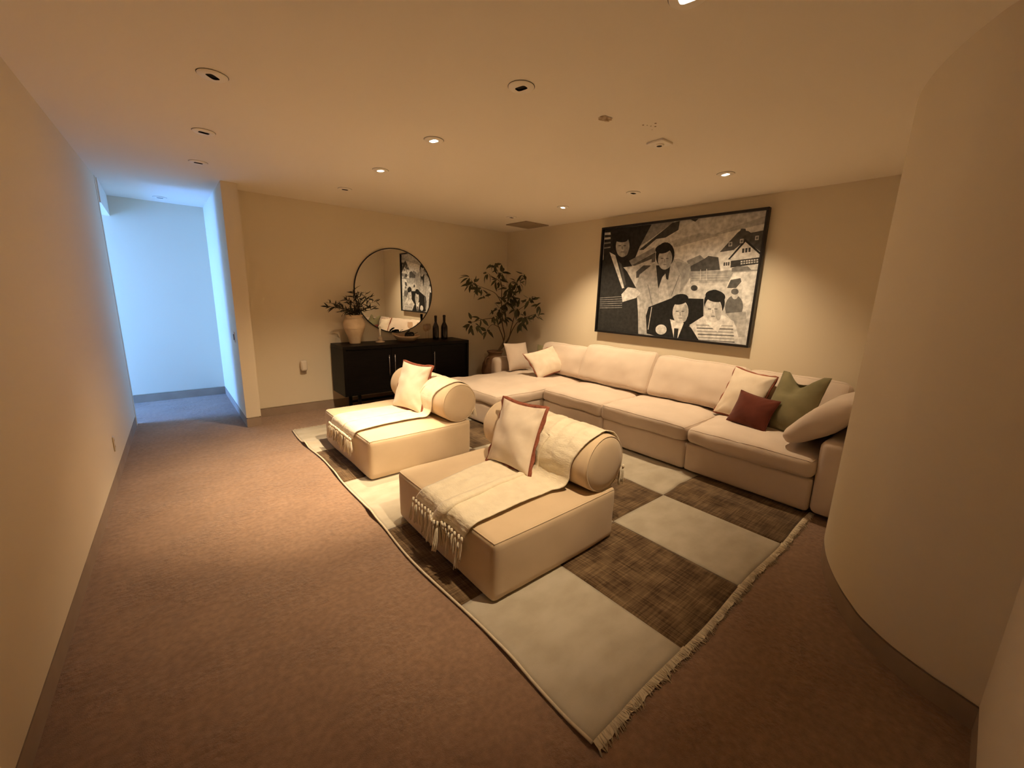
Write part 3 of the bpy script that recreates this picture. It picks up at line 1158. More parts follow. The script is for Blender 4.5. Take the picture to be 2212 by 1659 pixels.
def back_cushion(y0, y1, zb, h, th, xb, seed, lean=0.30, wr=0.016):
    """upright box cushion leaning on the wall; local z is its height, x its thickness"""
    fn = cushion_fn(th, y1 - y0, h, 0.055, 0.012, 0.02, wr, seed, 0.0, 3.5)

    def fn2(p):
        q = fn(p)
        # fuller belly, thin crest
        k = 1.12 - 0.42 * max(0, q.z / (h / 2)) ** 1.5
        q.x *= k
        return q
    mtx = Matrix.Translation((xb, (y0 + y1) / 2, zb + h / 2)) @ Matrix.Rotation(lean, 4, 'Y')
    o = wpart(sofa, 'back_cushion', xf(cushion_mesh(fn2, (10, 26, 18)), mtx), M['sofa'])
    # knife seam around the outline
    pts = []
    for a, b in (((0, -1), (0, -1)),):
        pass
    ring = []
    mm = 20
    for kk in range(4):
        for i in range(mm):
            a = 2 * i / mm - 1
            u, v2 = ((a, -1), (1, a), (-a, 1), (-1, -a))[kk]
            ring.append(fn2((-1, u, v2)))
    wpart(o, 'piping', xf(tube(ring, 0.003, 5, closed=True), mtx), M['sofa'])
    return o


back_cushion(3.46, 4.35, 0.445, 0.44, 0.19, 4.345, 31, 0.33)
back_cushion(2.485, 3.50, 0.445, 0.50, 0.20, 4.325, 32, 0.36)
back_cushion(1.50, 2.475, 0.445, 0.48, 0.20, 4.335, 33, 0.34)
back_cushion(0.69, 1.49, 0.445, 0.46, 0.19, 4.345, 34, 0.34)
# slanting end cushion against the near arm
fn = cushion_fn(0.86, 0.50, 0.17, 0.06, 0.02, 0.015, 0.012, 41, 0.02, 4)


def fn_end(p):
    q = fn(p)
    q.z *= 0.55 + 0.45 * (1 - abs(q.y / 0.25) ** 2.2)
    return q


mtx = Matrix.Translation((3.98, 0.715, 0.690)) @ Matrix.Rotation(-0.72, 4, 'X')
wpart(sofa, 'end_cushion', xf(cushion_mesh(fn_end, (28, 18, 8)), mtx), M['sofa'])
for (x, y) in ((3.56, 0.72), (3.56, 2.56), (2.86, 3.54), (2.86, 4.58), (4.42, 0.72), (4.42, 4.58), (3.56, 3.44)):
    wpart(sofa, 'foot', bbox(x - 0.025, x + 0.025, y - 0.025, y + 0.025, 0.013 if 0.98 < x < 3.58 and y < 4.83 else 0.0, 0.034, 0.003), M['darkwood'], False)

# sofa pillows
make_pillow('lumbar_pillow', 'small rust brown velvet pillow in front on the near end of the sofa', ((3.93, 1.475, 0.475), (3.80, 1.115, 0.455), (4.02, 1.415, 0.755), (3.93, 1.055, 0.735)), 0.15, M['rust'], None, None, seed=4, wr=0.010, pinch=0.09, piping=M['rust'])
make_pillow('throw_pillow', 'cream pillow with thin rust edging behind the rust brown velvet pillow', ((4.13, 1.765, 0.50), (4.04, 1.36, 0.475), (4.26, 1.50, 0.905), (4.20, 1.12, 0.86)), 0.15, M['linen'], 'ruffle-edged pillows', M['rusttrim'], 0.014, 0.085, 0.016, 5)
make_pillow('throw_pillow', 'large olive green velvet pillow with a dented top at the near end of the sofa', ((4.00, 1.22, 0.475), (3.86, 0.80, 0.475), (4.20, 1.15, 0.955), (4.14, 0.83, 0.965)), 0.22, M['olive'], 'olive pillows', None, seed=6, wr=0.010, pinch=0.05, chop=0.17, piping=M['olive'])
make_pillow('throw_pillow', 'cream pillow with rust edging standing on its corner at the chaise corner', ((3.80, 3.86, 0.492), (4.30, 3.79, 0.520), (3.70, 4.10, 0.735), (4.30, 4.12, 0.885)), 0.15, M['linen'], 'ruffle-edged pillows', M['rusttrim'], 0.010, 0.10, 0.018, 7)
make_pillow('throw_pillow', 'pale pink beige pillow leaning on the far sofa arm below the potted tree', ((3.80, 4.45, 0.475), (4.16, 4.43, 0.475), (3.76, 4.61, 0.86), (4.24, 4.60, 0.85)), 0.15, M['sofa'], None, None, seed=8, wr=0.008, piping=M['sofa'])
make_pillow('throw_pillow', 'olive pillow tucked behind the cornered cream pillow at the far sofa end', ((4.14, 4.33, 0.475), (4.33, 4.02, 0.475), (4.30, 4.42, 0.83), (4.46, 4.10, 0.84)), 0.14, M['olive'], 'olive pillows', None, seed=9, wr=0.008, piping=M['olive'])

# ------------------------------------------------------------------ framed photograph (generic monochrome street scene)
pic = thing('framed_photograph', 'large black framed black and white photograph above the sofa', 'picture', (4.575, 2.5875, 1.095))
ya, yb, za, zb = 1.600, 3.575, 1.095, 2.450
fw = 0.024
v, f = join(bbox(4.548, 4.605, ya, yb, za, za + fw, 0.003), bbox(4.548, 4.605, ya, yb, zb - fw, zb, 0.003), bbox(4.548, 4.605, ya, ya + fw, za + fw, zb - fw, 0.003), bbox(4.548, 4.605, yb - fw, yb, za + fw, zb - fw, 0.003))
wpart(pic, 'frame', (v, f), M['black'], False)
v, f = box(4.585, 4.603, ya + fw, yb - fw, za + fw, zb - fw)
wpart(pic, 'backing', (v, f), M['black'], False)
HM = (0.000779306, 0.000056574, -0.119840598, 0.000108802, 0.000891681, -0.281865996, 0.000203998, -0.000026163)


def uv(x, y):
    d = HM[6] * x + HM[7] * y + 1
    return min(1, max(0, (HM[0] * x + HM[1] * y + HM[2]) / d)), min(1, max(0, (HM[3] * x + HM[4] * y + HM[5]) / d))


LAY = []


def poly(tone, *pts):
    LAY.append((tone, [uv(*p) for p in pts]))


def ell(tone, cx, cy, rx, ry, rot=0.0, a0=0.0, a1=2 * PI, n=22):
    pts = []
    for i in range(n):
        a = a0 + (a1 - a0) * i / (n if a1 - a0 > 6 else n - 1)
        x, y = rx * math.cos(a), ry * math.sin(a)
        pts.append((cx + x * math.cos(rot) - y * math.sin(rot), cy + x * math.sin(rot) + y * math.cos(rot)))
    poly(tone, *pts)


def bar(tone, x0, y0, x1, y1, w):
    d = Vector((x1 - x0, y1 - y0)).normalized()
    nx, ny = -d.y * w / 2, d.x * w / 2
    poly(tone, (x0 + nx, y0 + ny), (x1 + nx, y1 + ny), (x1 - nx, y1 - ny), (x0 - nx, y0 - ny))


LAY.append((0.50, [(0, 0), (1, 0), (1, 1), (0, 1)]))
poly(0.54, (930, 490), (1400, 350), (1910, 230), (1900, 560), (1400, 620), (1080, 640), (900, 640))
poly(0.44, (840, 370), (1150, 190), (1940, 70), (1925, 150), (940, 490))
poly(0.36, (900, 490), (1400, 360), (1200, 330), (870, 420))
poly(0.33, (1450, 300), (1920, 140), (1910, 225), (1300, 370))
poly(0.025, (120, 290), (680, 235), (520, 480), (430, 700), (110, 740))
poly(0.20, (650, 235), (900, 208), (640, 400), (520, 480))
poly(0.05, (880, 220), (965, 200), (945, 300), (800, 385), (700, 400), (560, 520), (510, 520))
poly(0.40, (960, 200), (1170, 178), (945, 300))
poly(0.06, (1080, 185), (1170, 175), (1130, 210))
poly(0.24, (400, 640), (680, 490), (690, 540), (430, 690))
poly(0.09, (430, 690), (690, 545), (690, 650), (480, 700))
poly(0.45, (450, 700), (650, 620), (650, 760), (470, 780))
poly(0.07, (480, 760), (560, 690), (640, 690), (640, 800), (480, 830))
for i in range(4):
    bar(0.42 if i < 2 else 0.2, 125, 345 + i * 52, 195, 340 + i * 50, 26 - i * 4)
# distant trees, roofs, road and yard
poly(0.20, (1040, 640), (1185, 575), (1260, 640), (1260, 690), (1060, 700))
poly(0.07, (1080, 700), (1230, 620), (1280, 585), (1390, 600), (1410, 740), (1080, 760))
poly(0.28, (1080, 755), (1840, 735), (1830, 870), (1080, 900))
for yy in (790, 815, 845, 872):
    bar(0.40, 1085, yy + 5, 1500, yy - 5, 6)
poly(0.46, (1080, 890), (1830, 860), (1720, 1575), (1080, 1500))
# house with a gable
poly(0.56, (1405, 545), (1560, 480), (1865, 560), (1835, 700), (1530, 730), (1415, 755))
poly(0.075, (1403, 545), (1600, 330), (1640, 300), (1720, 310), (1750, 330), (1905, 300), (1868, 545), (1690, 415), (1560, 520))
poly(0.075, (1625, 320), (1640, 285), (1690, 285), (1695, 320))
poly(0.03, (1495, 625), (1690, 398), (1870, 555), (1866, 580), (1690, 430), (1530, 625))
poly(0.58, (1520, 622), (1690, 432), (1862, 580), (1855, 595))
for (a, b) in ((1655, 525), (1690, 520), (1725, 515)):
    poly(0.05, (a, b - 20), (a + 25, b - 23), (a + 22, b + 25), (a - 3, b + 28))
poly(0.04, (1530, 640), (1855, 600), (1845, 670), (1640, 700), (1525, 715))
for i in range(7):
    x = 1640 + i * 29
    for r_ in (0, 1):
        poly(0.5, (x, 640 - i * 3.3 + r_ * 24), (x + 21, 638 - i * 3.3 + r_ * 24), (x + 19, 654 - i * 3.3 + r_ * 24), (x - 2, 656 - i * 3.3 + r_ * 24))
for i in range(3):
    poly(0.06, (1450 + i * 24, 658 - i * 2), (1468 + i * 24, 656 - i * 2), (1466 + i * 24, 694 - i * 2), (1448 + i * 24, 696 - i * 2))
for (x, y) in ((1505, 460), (1630, 425), (1800, 390)):
    poly(0.45, (x, y - 25), (x + 40, y - 30), (x + 36, y + 18), (x - 4, y + 22))
    poly(0.12, (x + 8, y - 16), (x + 32, y - 19), (x + 29, y + 9), (x + 5, y + 12))
bar(0.45, 1195, 735, 1190, 860, 8)
bar(0.45, 1262, 728, 1258, 855, 8)
# parked vehicles
poly(0.50, (1090, 870), (1180, 860), (1190, 960), (1085, 960))
ell(0.05, 1125, 940, 38, 32)
poly(0.16, (1540, 720), (1600, 700), (1720, 700), (1760, 740), (1540, 760))
poly(0.55, (1480, 930), (1560, 770), (1840, 750), (1820, 900), (1700, 960))
poly(0.08, (1490, 940), (1530, 850), (1640, 830), (1650, 870), (1590, 940))
# bystanders on the right
ell(0.56, 1715, 980, 60, 170, 0.05)
ell(0.50, 1720, 835, 34, 45)
ell(0.12, 1570, 1150, 100, 130, 0.1)
ell(0.40, 1578, 1010, 38, 55)
ell(0.10, 1578, 980, 42, 34)
poly(0.30, (1480, 1220), (1700, 1200), (1710, 1330), (1600, 1370))
poly(0.38, (1600, 1300), (1720, 1280), (1690, 1480), (1610, 1480))


# four plain anonymous figures (blank generic features)
def face(cx, cy, rx, ry, tone, rot=0.0):
    ell(tone, cx, cy, rx, ry, rot)
    ell(tone * 0.7, cx + rx * 0.55, cy + ry * 0.1, rx * 0.38, ry * 0.75, rot)
    for s in (-0.42, 0.30):
        bar(tone * 0.22, cx + s * rx - rx * 0.18, cy - ry * 0.06, cx + s * rx + rx * 0.18, cy - ry * 0.05, ry * 0.08)
    bar(tone * 0.55, cx - rx * 0.08, cy, cx - rx * 0.02, cy + ry * 0.3, rx * 0.12)
    bar(tone * 0.35, cx - rx * 0.25, cy + ry * 0.52, cx + rx * 0.2, cy + ry * 0.52, ry * 0.07)


poly(0.36, (465, 950), (520, 790), (700, 650), (950, 615), (1075, 680), (1095, 800), (1000, 960), (890, 1060), (610, 1180), (600, 1450), (500, 1450), (520, 1100))
poly(0.27, (900, 640), (1075, 680), (1095, 800), (960, 1000), (980, 820))
poly(0.03, (700, 690), (860, 690), (835, 850), (770, 820), (725, 950))
poly(0.46, (770, 820), (805, 780), (850, 1090), (730, 1120), (735, 940))
bar(0.16, 610, 900, 660, 1130, 8)
bar(0.16, 960, 800, 870, 1030, 8)
ell(0.02, 800, 575, 104, 140, 0.1)
face(800, 620, 78, 118, 0.40, 0.1)
ell(0.02, 780, 505, 92, 52, -0.25)
poly(0.028, (90, 640), (190, 540), (260, 620), (380, 760), (480, 940), (500, 1200), (505, 1455), (45, 1405))
poly(0.52, (185, 545), (250, 580), (350, 940), (325, 945))
poly(0.07, (285, 640), (320, 680), (370, 900), (345, 930))
ell(0.018, 318, 440, 102, 125, 0.1)
face(330, 480, 75, 120, 0.34, 0.05)
ell(0.018, 300, 385, 92, 50, 0.2)
poly(0.52, (318, 1010), (390, 930), (480, 945), (530, 1000), (480, 1050), (330, 1095))
for i in range(6):
    bar(0.22, 80, 1050 + i * 22, 325, 1035 + i * 24, 6)
poly(0.018, (590, 1250), (620, 1150), (880, 1050), (1230, 1060), (1230, 1270), (1080, 1360), (700, 1510), (600, 1440))
bar(0.4, 655, 1150, 615, 1400, 8)
poly(0.022, (690, 1470), (760, 1330), (865, 1270), (1010, 1330), (1195, 1440), (1190, 1530), (700, 1485))
poly(0.62, (858, 1285), (1012, 1330), (945, 1506), (900, 1500))
poly(0.03, (905, 1385), (955, 1390), (940, 1508), (900, 1502))
ell(0.018, 980, 1125, 104, 120)
face(975, 1205, 88, 130, 0.47, 0.08)
ell(0.018, 965, 1065, 98, 58, -0.2)
ell(0.55, 760, 1400, 62, 56)
poly(0.55, (1075, 1350), (1240, 1245), (1450, 1240), (1570, 1310), (1650, 1565), (1180, 1528))
for i in range(6):
    bar(0.14 if i % 2 else 0.30, 1150 + i * 6, 1350 + i * 34, 1560 + i * 4, 1362 + i * 36, 14)
poly(0.64, (1235, 1270), (1300, 1360), (1390, 1430), (1440, 1340), (1450, 1245))
ell(0.018, 1352, 1100, 116, 142)
face(1340, 1180, 98, 142, 0.50, -0.04)
ell(0.018, 1362, 1030, 112, 66, 0.15)
me = bpy.data.meshes.new('print')
V, Fc, tones = [], [], []
for li, (t, pts) in enumerate(LAY):
    n0 = len(V)
    for (u, w) in pts:
        V.append((4.5845 - li * 4e-5 - 4.575, (yb - fw) - u * (yb - ya - 2 * fw) - 2.5875, (zb - fw) - w * (zb - za - 2 * fw) - 1.095))
    Fc.append(tuple(range(n0, len(V))))
    tones.append(t)
me.from_pydata(V, [], Fc)
at = me.color_attributes.new('tone', 'FLOAT_COLOR', 'CORNER')
k = 0
for p in me.polygons:
    for li in p.loop_indices:
        t = tones[p.index]
        t = min(0.85, t * 1.35)
        at.data[li].color = (t, t * 0.985, t * 0.96, 1)
me.materials.append(M['print'])
po = bpy.data.objects.new('print', me)
C.objects.link(po)
po.parent = pic
po['label'] = 'black and white print of people and a gabled house'

# ------------------------------------------------------------------ sideboard
SX0, SX1, SY0, SY1, SZ0, SZ1 = 1.648, 3.500, 5.105, 5.565, 0.240, 0.872
sb = thing('sideboard', 'long espresso brown wooden sideboard against the back wall', 'sideboard', ((SX0 + SX1) / 2, (SY0 + SY1) / 2, 0))
v, f = join(bbox(SX0, SX1, SY0 - 0.012, SY1, SZ1 - 0.045, SZ1, 0.003), bbox(SX0, SX0 + 0.035, SY0 - 0.012, SY1, SZ0, SZ1 - 0.045, 0.002), bbox(SX1 - 0.035, SX1, SY0 - 0.012, SY1, SZ0, SZ1 - 0.045, 0.002),
            bbox(SX0 + 0.035, SX1 - 0.035, SY0, SY1, SZ0, SZ0 + 0.03, 0.002), box(SX0 + 0.035, SX1 - 0.035, SY1 - 0.02, SY1, SZ0 + 0.03, SZ1 - 0.045), box(SX0 + 0.035, SX1 - 0.035, SY0 + 0.03, SY0 + 0.04, SZ0 + 0.03, SZ1 - 0.045))
wpart(sb, 'body', (v, f), M['espresso'], False)
nd = 3
dwid = (SX1 - SX0 - 0.07) / nd
for i in range(nd):
    a = SX0 + 0.035 + i * dwid
    d = wpart(sb, 'door', bbox(a + 0.002, a + dwid - 0.002, SY0 + 0.004, SY0 + 0.026, SZ0 + 0.032, SZ1 - 0.049, 0.002), M['espresso'], False)
    hx = a + dwid - 0.040 if i == 0 else a + 0.040
    h = join(tube([(hx, SY0 - 0.018, 0.46), (hx, SY0 - 0.018, 0.735)], 0.005, 8), tube([(hx, SY0 - 0.018, 0.49), (hx, SY0 + 0.006, 0.49)], 0.004, 6), tube([(hx, SY0 - 0.018, 0.705), (hx, SY0 + 0.006, 0.705)], 0.004, 6))
    wpart(d, 'handle', h, M['steel'])
for x in (SX0 + 0.20, SX1 - 0.20):
    for y in (SY0 + 0.06, SY1 - 0.06):
        wpart(sb, 'leg', bbox(x - 0.018, x + 0.018, y - 0.018, y + 0.018, 0.0, SZ0, 0.002), M['espresso'], False)
for y in (SY0 + 0.06, SY1 - 0.06):
    wpart(sb, 'stretcher', bbox(SX0 + 0.218, SX1 - 0.218, y - 0.012, y + 0.012, 0.05, 0.08, 0.002), M['espresso'], False)

# ------------------------------------------------------------------ round mirror
MC = (2.578, 1.555)
mr = thing('round_mirror', 'large round wall mirror with a thin black frame above the sideboard', 'mirror', (MC[0], YB, MC[1] - 0.585))
ring = []
prof = [(0.583, 0.0), (0.583, 0.020), (0.572, 0.020), (0.572, 0.012)]
V, Fc = [], []
n = 96
for i in range(n):
    a = 2 * PI * i / n
    for rr, dd in prof:
        V.append((MC[0] + rr * math.cos(a), YB - 0.001 - dd, MC[1] + rr * math.sin(a)))
for i in range(n):
    j = (i + 1) % n
    for k in range(3):
        Fc.append((i * 4 + k, i * 4 + k + 1, j * 4 + k + 1, j * 4 + k))
fo = wpart(mr, 'frame', (V, Fc), M['black'])
fo.modifiers.new('edges', 'EDGE_SPLIT').split_angle = math.radians(40)
V = [(MC[0] + 0.572 * math.cos(2 * PI * i / n), YB - 0.014, MC[1] + 0.572 * math.sin(2 * PI * i / n)) for i in range(n)]
wpart(mr, 'glass', (V, [tuple(range(n))]), M['mirror'], False)

# ------------------------------------------------------------------ objects on the sideboard
T = SZ1
vx, vy = 1.905, 5.385
vase = thing('clay_vase', 'tall beige clay vase at the left end of the sideboard', 'vase', (vx, vy, T))
prof = [(0.0, 0.001), (0.066, 0.001), (0.070, 0.01), (0.078, 0.06), (0.100, 0.12), (0.124, 0.18), (0.136, 0.235), (0.132, 0.275), (0.115, 0.315), (0.098, 0.335), (0.096, 0.350), (0.106, 0.362), (0.110, 0.368), (0.104, 0.371), (0.092, 0.362), (0.088, 0.345), (0.09, 0.30), (0.0, 0.29)]
v, f = lathe([(r, z + T) for r, z in prof], vx, vy, 40)
vb = wpart(vase, 'body', (v, f), M['clay'])
for zz, rr in ((0.330, 0.1025), (0.20, 0.1305)):
    ring = [(vx + rr * math.cos(2 * PI * k / 40), vy + rr * math.sin(2 * PI * k / 40), T + zz) for k in range(40)]
    wpart(vase, 'throwing_ridge', tube(ring, 0.0025, 5, closed=True), M['clay'])


def leaf_mesh(L, W, curl, name):
    V, Fc = [], []
    n = 6
    for i in range(n + 1):
        t = i / n
        w = W / 2 * (math.sin(PI * t ** 0.85) ** 0.9) if 0 < t < 1 else 0.0006
        z = curl * t * t * L
        V += [(-w, L * t, z + 0.12 * w), (0, L * t, z - 0.10 * w), (w, L * t, z + 0.12 * w)]
    for i in range(n):
        for k in range(2):
            a = i * 3 + k
            Fc.append((a, a + 1, a + 4, a + 3))
    me = bpy.data.meshes.new(name)
    me.from_pydata(V, [], Fc)
    me.polygons.foreach_set('use_smooth', [True] * len(me.polygons))
    return me


def add_leaf(parent, me, pos, direction, roll, sc, name='leaf'):
    o = bpy.data.objects.new(name, me)
    C.objects.link(o)
    o.parent = parent
    q = Vector(direction).normalized().to_track_quat('Y', 'Z')
    o.rotation_mode = 'QUATERNION'
    o.rotation_quaternion = q @ Matrix.Rotation(roll, 4, 'Y').to_quaternion()
    o.location = Vector(pos) - Vector(parent.location)
    o.scale = (sc, sc, sc)
    return o


def pxray(x, y, Y):
    d = [R[i][0] * (x - 1106) + R[i][1] * (y - 829.5) + R[i][2] * F_PX for i in range(3)]
    t = Y / d[1]
    return Vector((d[0] * t, Y, CAM_H + d[2] * t))


random.seed(21)
br = thing('olive_branches', 'dark leafy olive branches spreading out of the beige clay vase', 'branches', (vx, vy, T + 0.29))
LF = []
for k, (L, W, cu) in enumerate(((0.085, 0.019, -0.25), (0.075, 0.017, 0.2), (0.095, 0.020, -0.45))):
    me = leaf_mesh(L, W, cu, 'olive_leaf')
    me.materials.append(M['leafdark'])
    LF.append(me)
tips = [((478, 165), 0.0), ((130, 350), -0.10), ((110, 400), 0.05), ((785, 325), 0.05), ((760, 430), -0.10), ((650, 215), 0.10), ((320, 500), -0.16), ((370, 300), 0.10), ((560, 260), -0.08), ((700, 270), -0.05), ((240, 400), 0.12), ((640, 460), 0.12)]
tot = 0
for (cx_, cy_), dy in tips:
    tip = pxray(690 + cx_ / 6.38, 600 + cy_ / 6.38, vy + dy)
    root = Vector((vx + random.uniform(-0.03, 0.03), vy + random.uniform(-0.03, 0.03), T + 0.31))
    neck = Vector((vx + (tip.x - vx) * 0.15, vy + (tip.y - vy) * 0.15, T + 0.395))
    mid = (neck + tip) / 2 + Vector((0, 0, 0.03))
    path = smooth_path([root, neck, mid, tip], 6)
    wpart(br, 'stem', tube(path, [0.0035 - 0.002 * i / len(path) for i in range(len(path))], 5), M['bark'])
    cnt = 17
    for k in range(cnt):
        t = 0.30 + 0.70 * k / (cnt - 1)
        i = min(int(t * (len(path) - 1)), len(path) - 2)
        p = path[i]
        d = (path[i + 1] - path[i]).normalized()
        sd = Vector((random.uniform(-1, 1), random.uniform(-1, 1), random.uniform(-0.6, 1.0))).normalized()
        dr = d * (0.55 if k < cnt - 1 else 2) + sd * 0.9
        add_leaf(br, random.choice(LF), p, dr, random.uniform(-1.2, 1.2), random.uniform(0.8, 1.15))
        tot += 1

# candle holder
kx, ky = 2.235, 5.36
ch = thing('candle_holder', 'small clay candle holder with a pale taper candle on the sideboard', 'candle holder', (kx, ky, T))
v, f = lathe([(r, z + T) for r, z in ((0.0, 0.001), (0.058, 0.001), (0.062, 0.008), (0.060, 0.014), (0.040, 0.016), (0.030, 0.022), (0.026, 0.030), (0.034, 0.040), (0.036, 0.050), (0.030, 0.060), (0.022, 0.066), (0.020, 0.080), (0.016, 0.080), (0.0, 0.070))], kx, ky, 28)
wpart(ch, 'holder', (v, f), M['bowl'])
v, f = lathe([(r, z + T) for r, z in ((0.0, 0.069), (0.0150, 0.069), (0.0140, 0.205), (0.009, 0.212), (0.0, 0.213))], kx, ky, 16)
cd = wpart(ch, 'candle', (v, f), M['candle'])
wpart(cd, 'wick', tube([(kx, ky, T + 0.210), (kx + 0.002, ky, T + 0.224)], 0.0012, 5), M['darkwood'])

# bowl
wx, wy = 2.615, 5.36
bw = thing('wooden_bowl', 'wide carved wooden bowl with raised rim ends in the middle of the sideboard', 'bowl', (wx, wy, T))
prof = [(0.0, 0.001), (0.10, 0.001), (0.12, 0.006), (0.155, 0.03), (0.185, 0.06), (0.198, 0.082), (0.194, 0.086), (0.180, 0.070), (0.150, 0.042), (0.11, 0.018), (0.0, 0.012)]
V, Fc = lathe(prof, 0, 0, 44, 1.0, 0.78)
V2 = []
for (x, y, z) in V:
    r_ = math.hypot(x, y / 0.78)
    lift = max(0, (r_ - 0.12) / 0.08)
    a = math.atan2(y, x)
    z2 = z + lift * (0.045 * max(0, math.cos(a - PI * 0.88)) ** 4 + 0.010 * max(0, math.cos(a)) ** 4 - 0.006)
    V2.append((wx + x, wy + y, T + z2))
wpart(bw, 'body', (V2, Fc), M['bowl'])
kn = thing('wooden_hook', 'curved dark wooden hook shaped ornament lying in the bowl', 'ornament', (wx, wy, T + 0.02))
path = smooth_path([(wx - 0.035, wy - 0.03, T + 0.045), (wx - 0.02, wy - 0.03, T + 0.105), (wx + 0.015, wy - 0.03, T + 0.135), (wx + 0.045, wy - 0.025, T + 0.148)], 6)
wpart(kn, 'hook', tube(path, [0.006 + 0.006 * math.sin(PI * i / (len(path) - 1)) for i in range(len(path))], 8), M['darkwood'])
wpart(kn, 'stub', tube([(wx - 0.035, wy - 0.03, T + 0.046), (wx - 0.055, wy - 0.035, T + 0.040)], 0.007, 8), M['darkwood'])
lk = thing('wooden_links', 'dark square wooden chain links resting in the bowl', 'ornament', (wx + 0.05, wy, T + 0.02))
for (dx, dz, an) in ((0.035, 0.086, 0.2), (0.070, 0.094, -0.15), (0.04, 0.055, 1.2)):
    c = Vector((wx + dx, wy - 0.02, T + dz))
    ring = [c + Vector((0.032 * math.copysign(abs(math.cos(2 * PI * k / 28)) ** 0.6, math.cos(2 * PI * k / 28)), 0.012 * math.sin(2 * PI * k / 28 + an), 0.020 * math.copysign(abs(math.sin(2 * PI * k / 28)) ** 0.6, math.sin(2 * PI * k / 28)))) for k in range(28)]
    wpart(lk, 'link', tube(ring, 0.0135, 7, closed=True), M['darkwood'])
path = smooth_path([(wx + 0.10, wy, T + 0.075), (wx + 0.14, wy - 0.01, T + 0.105), (wx + 0.175, wy - 0.01, T + 0.118)], 5)
wpart(lk, 'cord', tube(path, 0.0035, 6), M['darkwood'])

# wine glasses
gprof = [(0.0, 0.001), (0.038, 0.001), (0.038, 0.003), (0.008, 0.007), (0.004, 0.02), (0.0035, 0.11), (0.008, 0.122), (0.028, 0.140), (0.040, 0.165), (0.041, 0.190), (0.036, 0.228), (0.0345, 0.228), (0.039, 0.190), (0.038, 0.166), (0.026, 0.142), (0.0, 0.125)]
for gx, gy, lab in ((2.915, 5.34, 'left one of two clear stemmed wine glasses on the sideboard'), (3.015, 5.455, 'clear stemmed wine glass right beside the dark bottles')):
    g = thing('wine_glass', lab, 'glass', (gx, gy, T), 'clear wine glasses')
    wpart(g, 'bowl', lathe([(r, z + T) for r, z in gprof[5:]], gx, gy, 28), M['clear'])
    wpart(g, 'stem', lathe([(r, z + T) for r, z in gprof[:6]], gx, gy, 20), M['clear'])

# bottles
bprof = [(0.0, 0.001), (0.036, 0.001), (0.041, 0.006), (0.0415, 0.02), (0.0415, 0.165), (0.038, 0.195), (0.026, 0.225), (0.0165, 0.25), (0.0150, 0.27)]
bneck = [(0.0152, 0.268), (0.0165, 0.27), (0.0165, 0.325), (0.019, 0.327), (0.019, 0.340), (0.0165, 0.343), (0.0165, 0.352), (0.0, 0.353)]
for bx_, by_, sc, wid, lab in ((3.095, 5.37, 1.0, 1.1, 'slim black wine bottle, left of the pair on the sideboard'), (3.235, 5.36, 1.02, 1.2, 'slightly wider black wine bottle at the right of the pair on the sideboard')):
    b_ = thing('wine_bottle', lab, 'bottle', (bx_, by_, T), 'black wine bottles')
    wpart(b_, 'body', lathe([(r * wid, z * sc + T) for r, z in bprof], bx_, by_, 32), M['bottle'])
    wpart(b_, 'neck_foil', lathe([(r * wid, z * sc + T) for r, z in bneck], bx_, by_, 24), M['darkwood'])

# ------------------------------------------------------------------ potted tree in the corner
px_, py_ = 4.09, 5.20
tree = thing('potted_tree', 'slender leafy olive green tree in a clay pot in the corner', 'potted tree', (px_, py_, 0))
prof = [(0.0, 0.001), (0.13, 0.001), (0.15, 0.03), (0.195, 0.18), (0.215, 0.33), (0.20, 0.45), (0.155, 0.54), (0.115, 0.58), (0.105, 0.605), (0.125, 0.635), (0.138, 0.650), (0.132, 0.658), (0.112, 0.645), (0.095, 0.61), (0.10, 0.58)]
v, f = lathe(prof + [(0.0, 0.575)], px_, py_, 40)
wpart(tree, 'pot', (v, f), M['potclay'])
v, f = lathe([(0.0, 0.600), (0.05, 0.598), (0.098, 0.590)], px_, py_, 24)
wpart(tree, 'soil', (v, f[:-1]), M['soil'])
for s in (-1, 1):
    path = smooth_path([(px_ + s * 0.135, py_ - 0.03, 0.56), (px_ + s * 0.20, py_ - 0.04, 0.56), (px_ + s * 0.225, py_ - 0.04, 0.50), (px_ + s * 0.208, py_ - 0.035, 0.43)], 5)
    wpart(tree, 'pot_handle', tube(path, 0.013, 8), M['potclay'])


def tp(cx_, cy_, Y):
    return pxray(980 + cx_ / 5.72, 540 + cy_ / 5.72, Y)


base = Vector((px_, py_, 0.585))
stems = [
    [base, tp(615, 1150, 5.19), tp(560, 960, 5.15), tp(500, 850, 5.10), tp(360, 860, 5.05), tp(200, 900, 5.02)],
    [base, tp(625, 1100, 5.19), tp(600, 900, 5.18), tp(592, 640, 5.16), tp(590, 430, 5.14), tp(545, 270, 5.12), tp(500, 185, 5.10)],
    [base, tp(665, 1130, 5.19), tp(715, 950, 5.10), tp(770, 780, 4.95), tp(860, 700, 4.80), tp(980, 610, 4.65)],
    [base, tp(660, 1120, 5.18), tp(740, 960, 5.05), tp(810, 870, 4.90), tp(900, 830, 4.75), tp(1020, 790, 4.60)],
    [tp(592, 660, 5.16), tp(520, 540, 5.14), tp(400, 480, 5.12), tp(280, 430, 5.10), tp(190, 350, 5.08)],
    [tp(605, 800, 5.17), tp(660, 640, 5.08), tp(720, 480, 5.0), tp(810, 370, 4.95), tp(880, 310, 4.92)],
    [tp(590, 450, 5.14), tp(560, 380, 5.12), tp(480, 330, 5.12), tp(410, 280, 5.12)],
    [tp(570, 960, 5.15), tp(480, 920, 5.12), tp(420, 980, 5.1), tp(400, 1040, 5.1)],
]
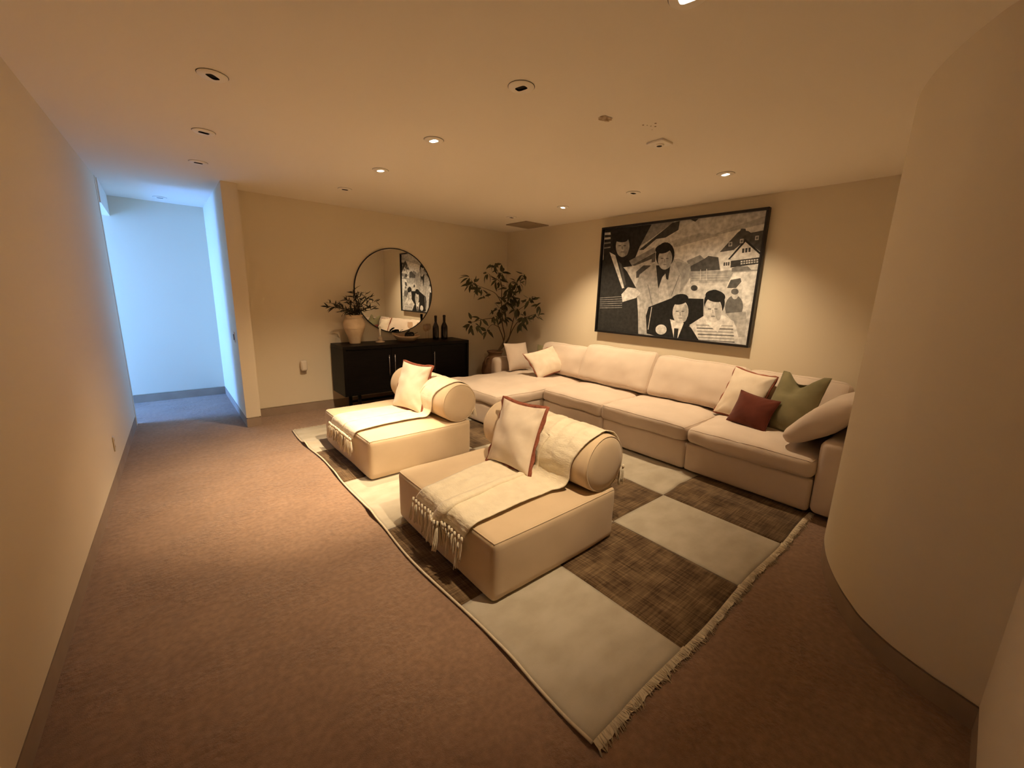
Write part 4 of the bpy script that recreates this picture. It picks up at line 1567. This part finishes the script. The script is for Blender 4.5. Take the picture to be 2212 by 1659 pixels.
for i, s_ in enumerate(stems):
    P = smooth_path(s_, 6)
    r0 = 0.011 if i < 4 else 0.006
    wpart(tree, 'stem', tube(P, [r0 * (1 - 0.75 * k / (len(P) - 1)) for k in range(len(P))], 6), M['bark'])
TL = []
for k, (L, W, cu) in enumerate(((0.125, 0.046, -0.35), (0.105, 0.041, -0.15), (0.135, 0.046, -0.6), (0.11, 0.050, 0.2))):
    me = leaf_mesh(L, W, cu, 'tree_leaf')
    me.materials.append(M['leaf'])
    TL.append(me)
random.seed(33)
clusters = [(500, 190, 70, 5.10, 10), (585, 280, 75, 5.12, 12), (550, 370, 80, 5.12, 11), (410, 290, 40, 5.12, 4), (240, 420, 95, 5.09, 17), (330, 490, 75, 5.11, 11), (380, 580, 40, 5.12, 4), (200, 340, 45, 5.08, 6),
            (680, 500, 85, 5.02, 22), (700, 590, 85, 5.05, 20), (800, 410, 80, 4.95, 17), (870, 310, 65, 4.92, 10), (640, 670, 90, 5.1, 18), (560, 740, 95, 5.12, 16), (620, 830, 75, 5.14, 10), (500, 820, 60, 5.1, 8),
            (940, 620, 90, 4.68, 17), (780, 720, 80, 4.9, 11), (880, 830, 85, 4.78, 14), (1020, 800, 65, 4.62, 9), (1060, 690, 40, 4.62, 4), (230, 920, 95, 5.03, 16), (330, 850, 50, 5.05, 5), (410, 1010, 40, 5.1, 5), (1110, 650, 10, 4.6, 1), (830, 900, 40, 4.85, 5)]
for (a, b, rr, Y, cnt) in clusters:
    c = tp(a, b, Y)
    rw = rr / 5.72 * 0.0062
    for k in range(cnt):
        d = Vector((random.gauss(0, 1), random.gauss(0, 1), random.gauss(0, 0.9)))
        d.normalize()
        p = c + d * rw * random.uniform(0.1, 0.75)
        if p.x > XR - 0.12:
            p.x = XR - 0.12
        dr = d * 0.9 + Vector((random.uniform(-0.5, 0.5), random.uniform(-0.5, 0.5), random.uniform(-1.0, 0.25)))
        add_leaf(tree, random.choice(TL), p, dr, random.uniform(-1, 1), random.uniform(0.8, 1.15))
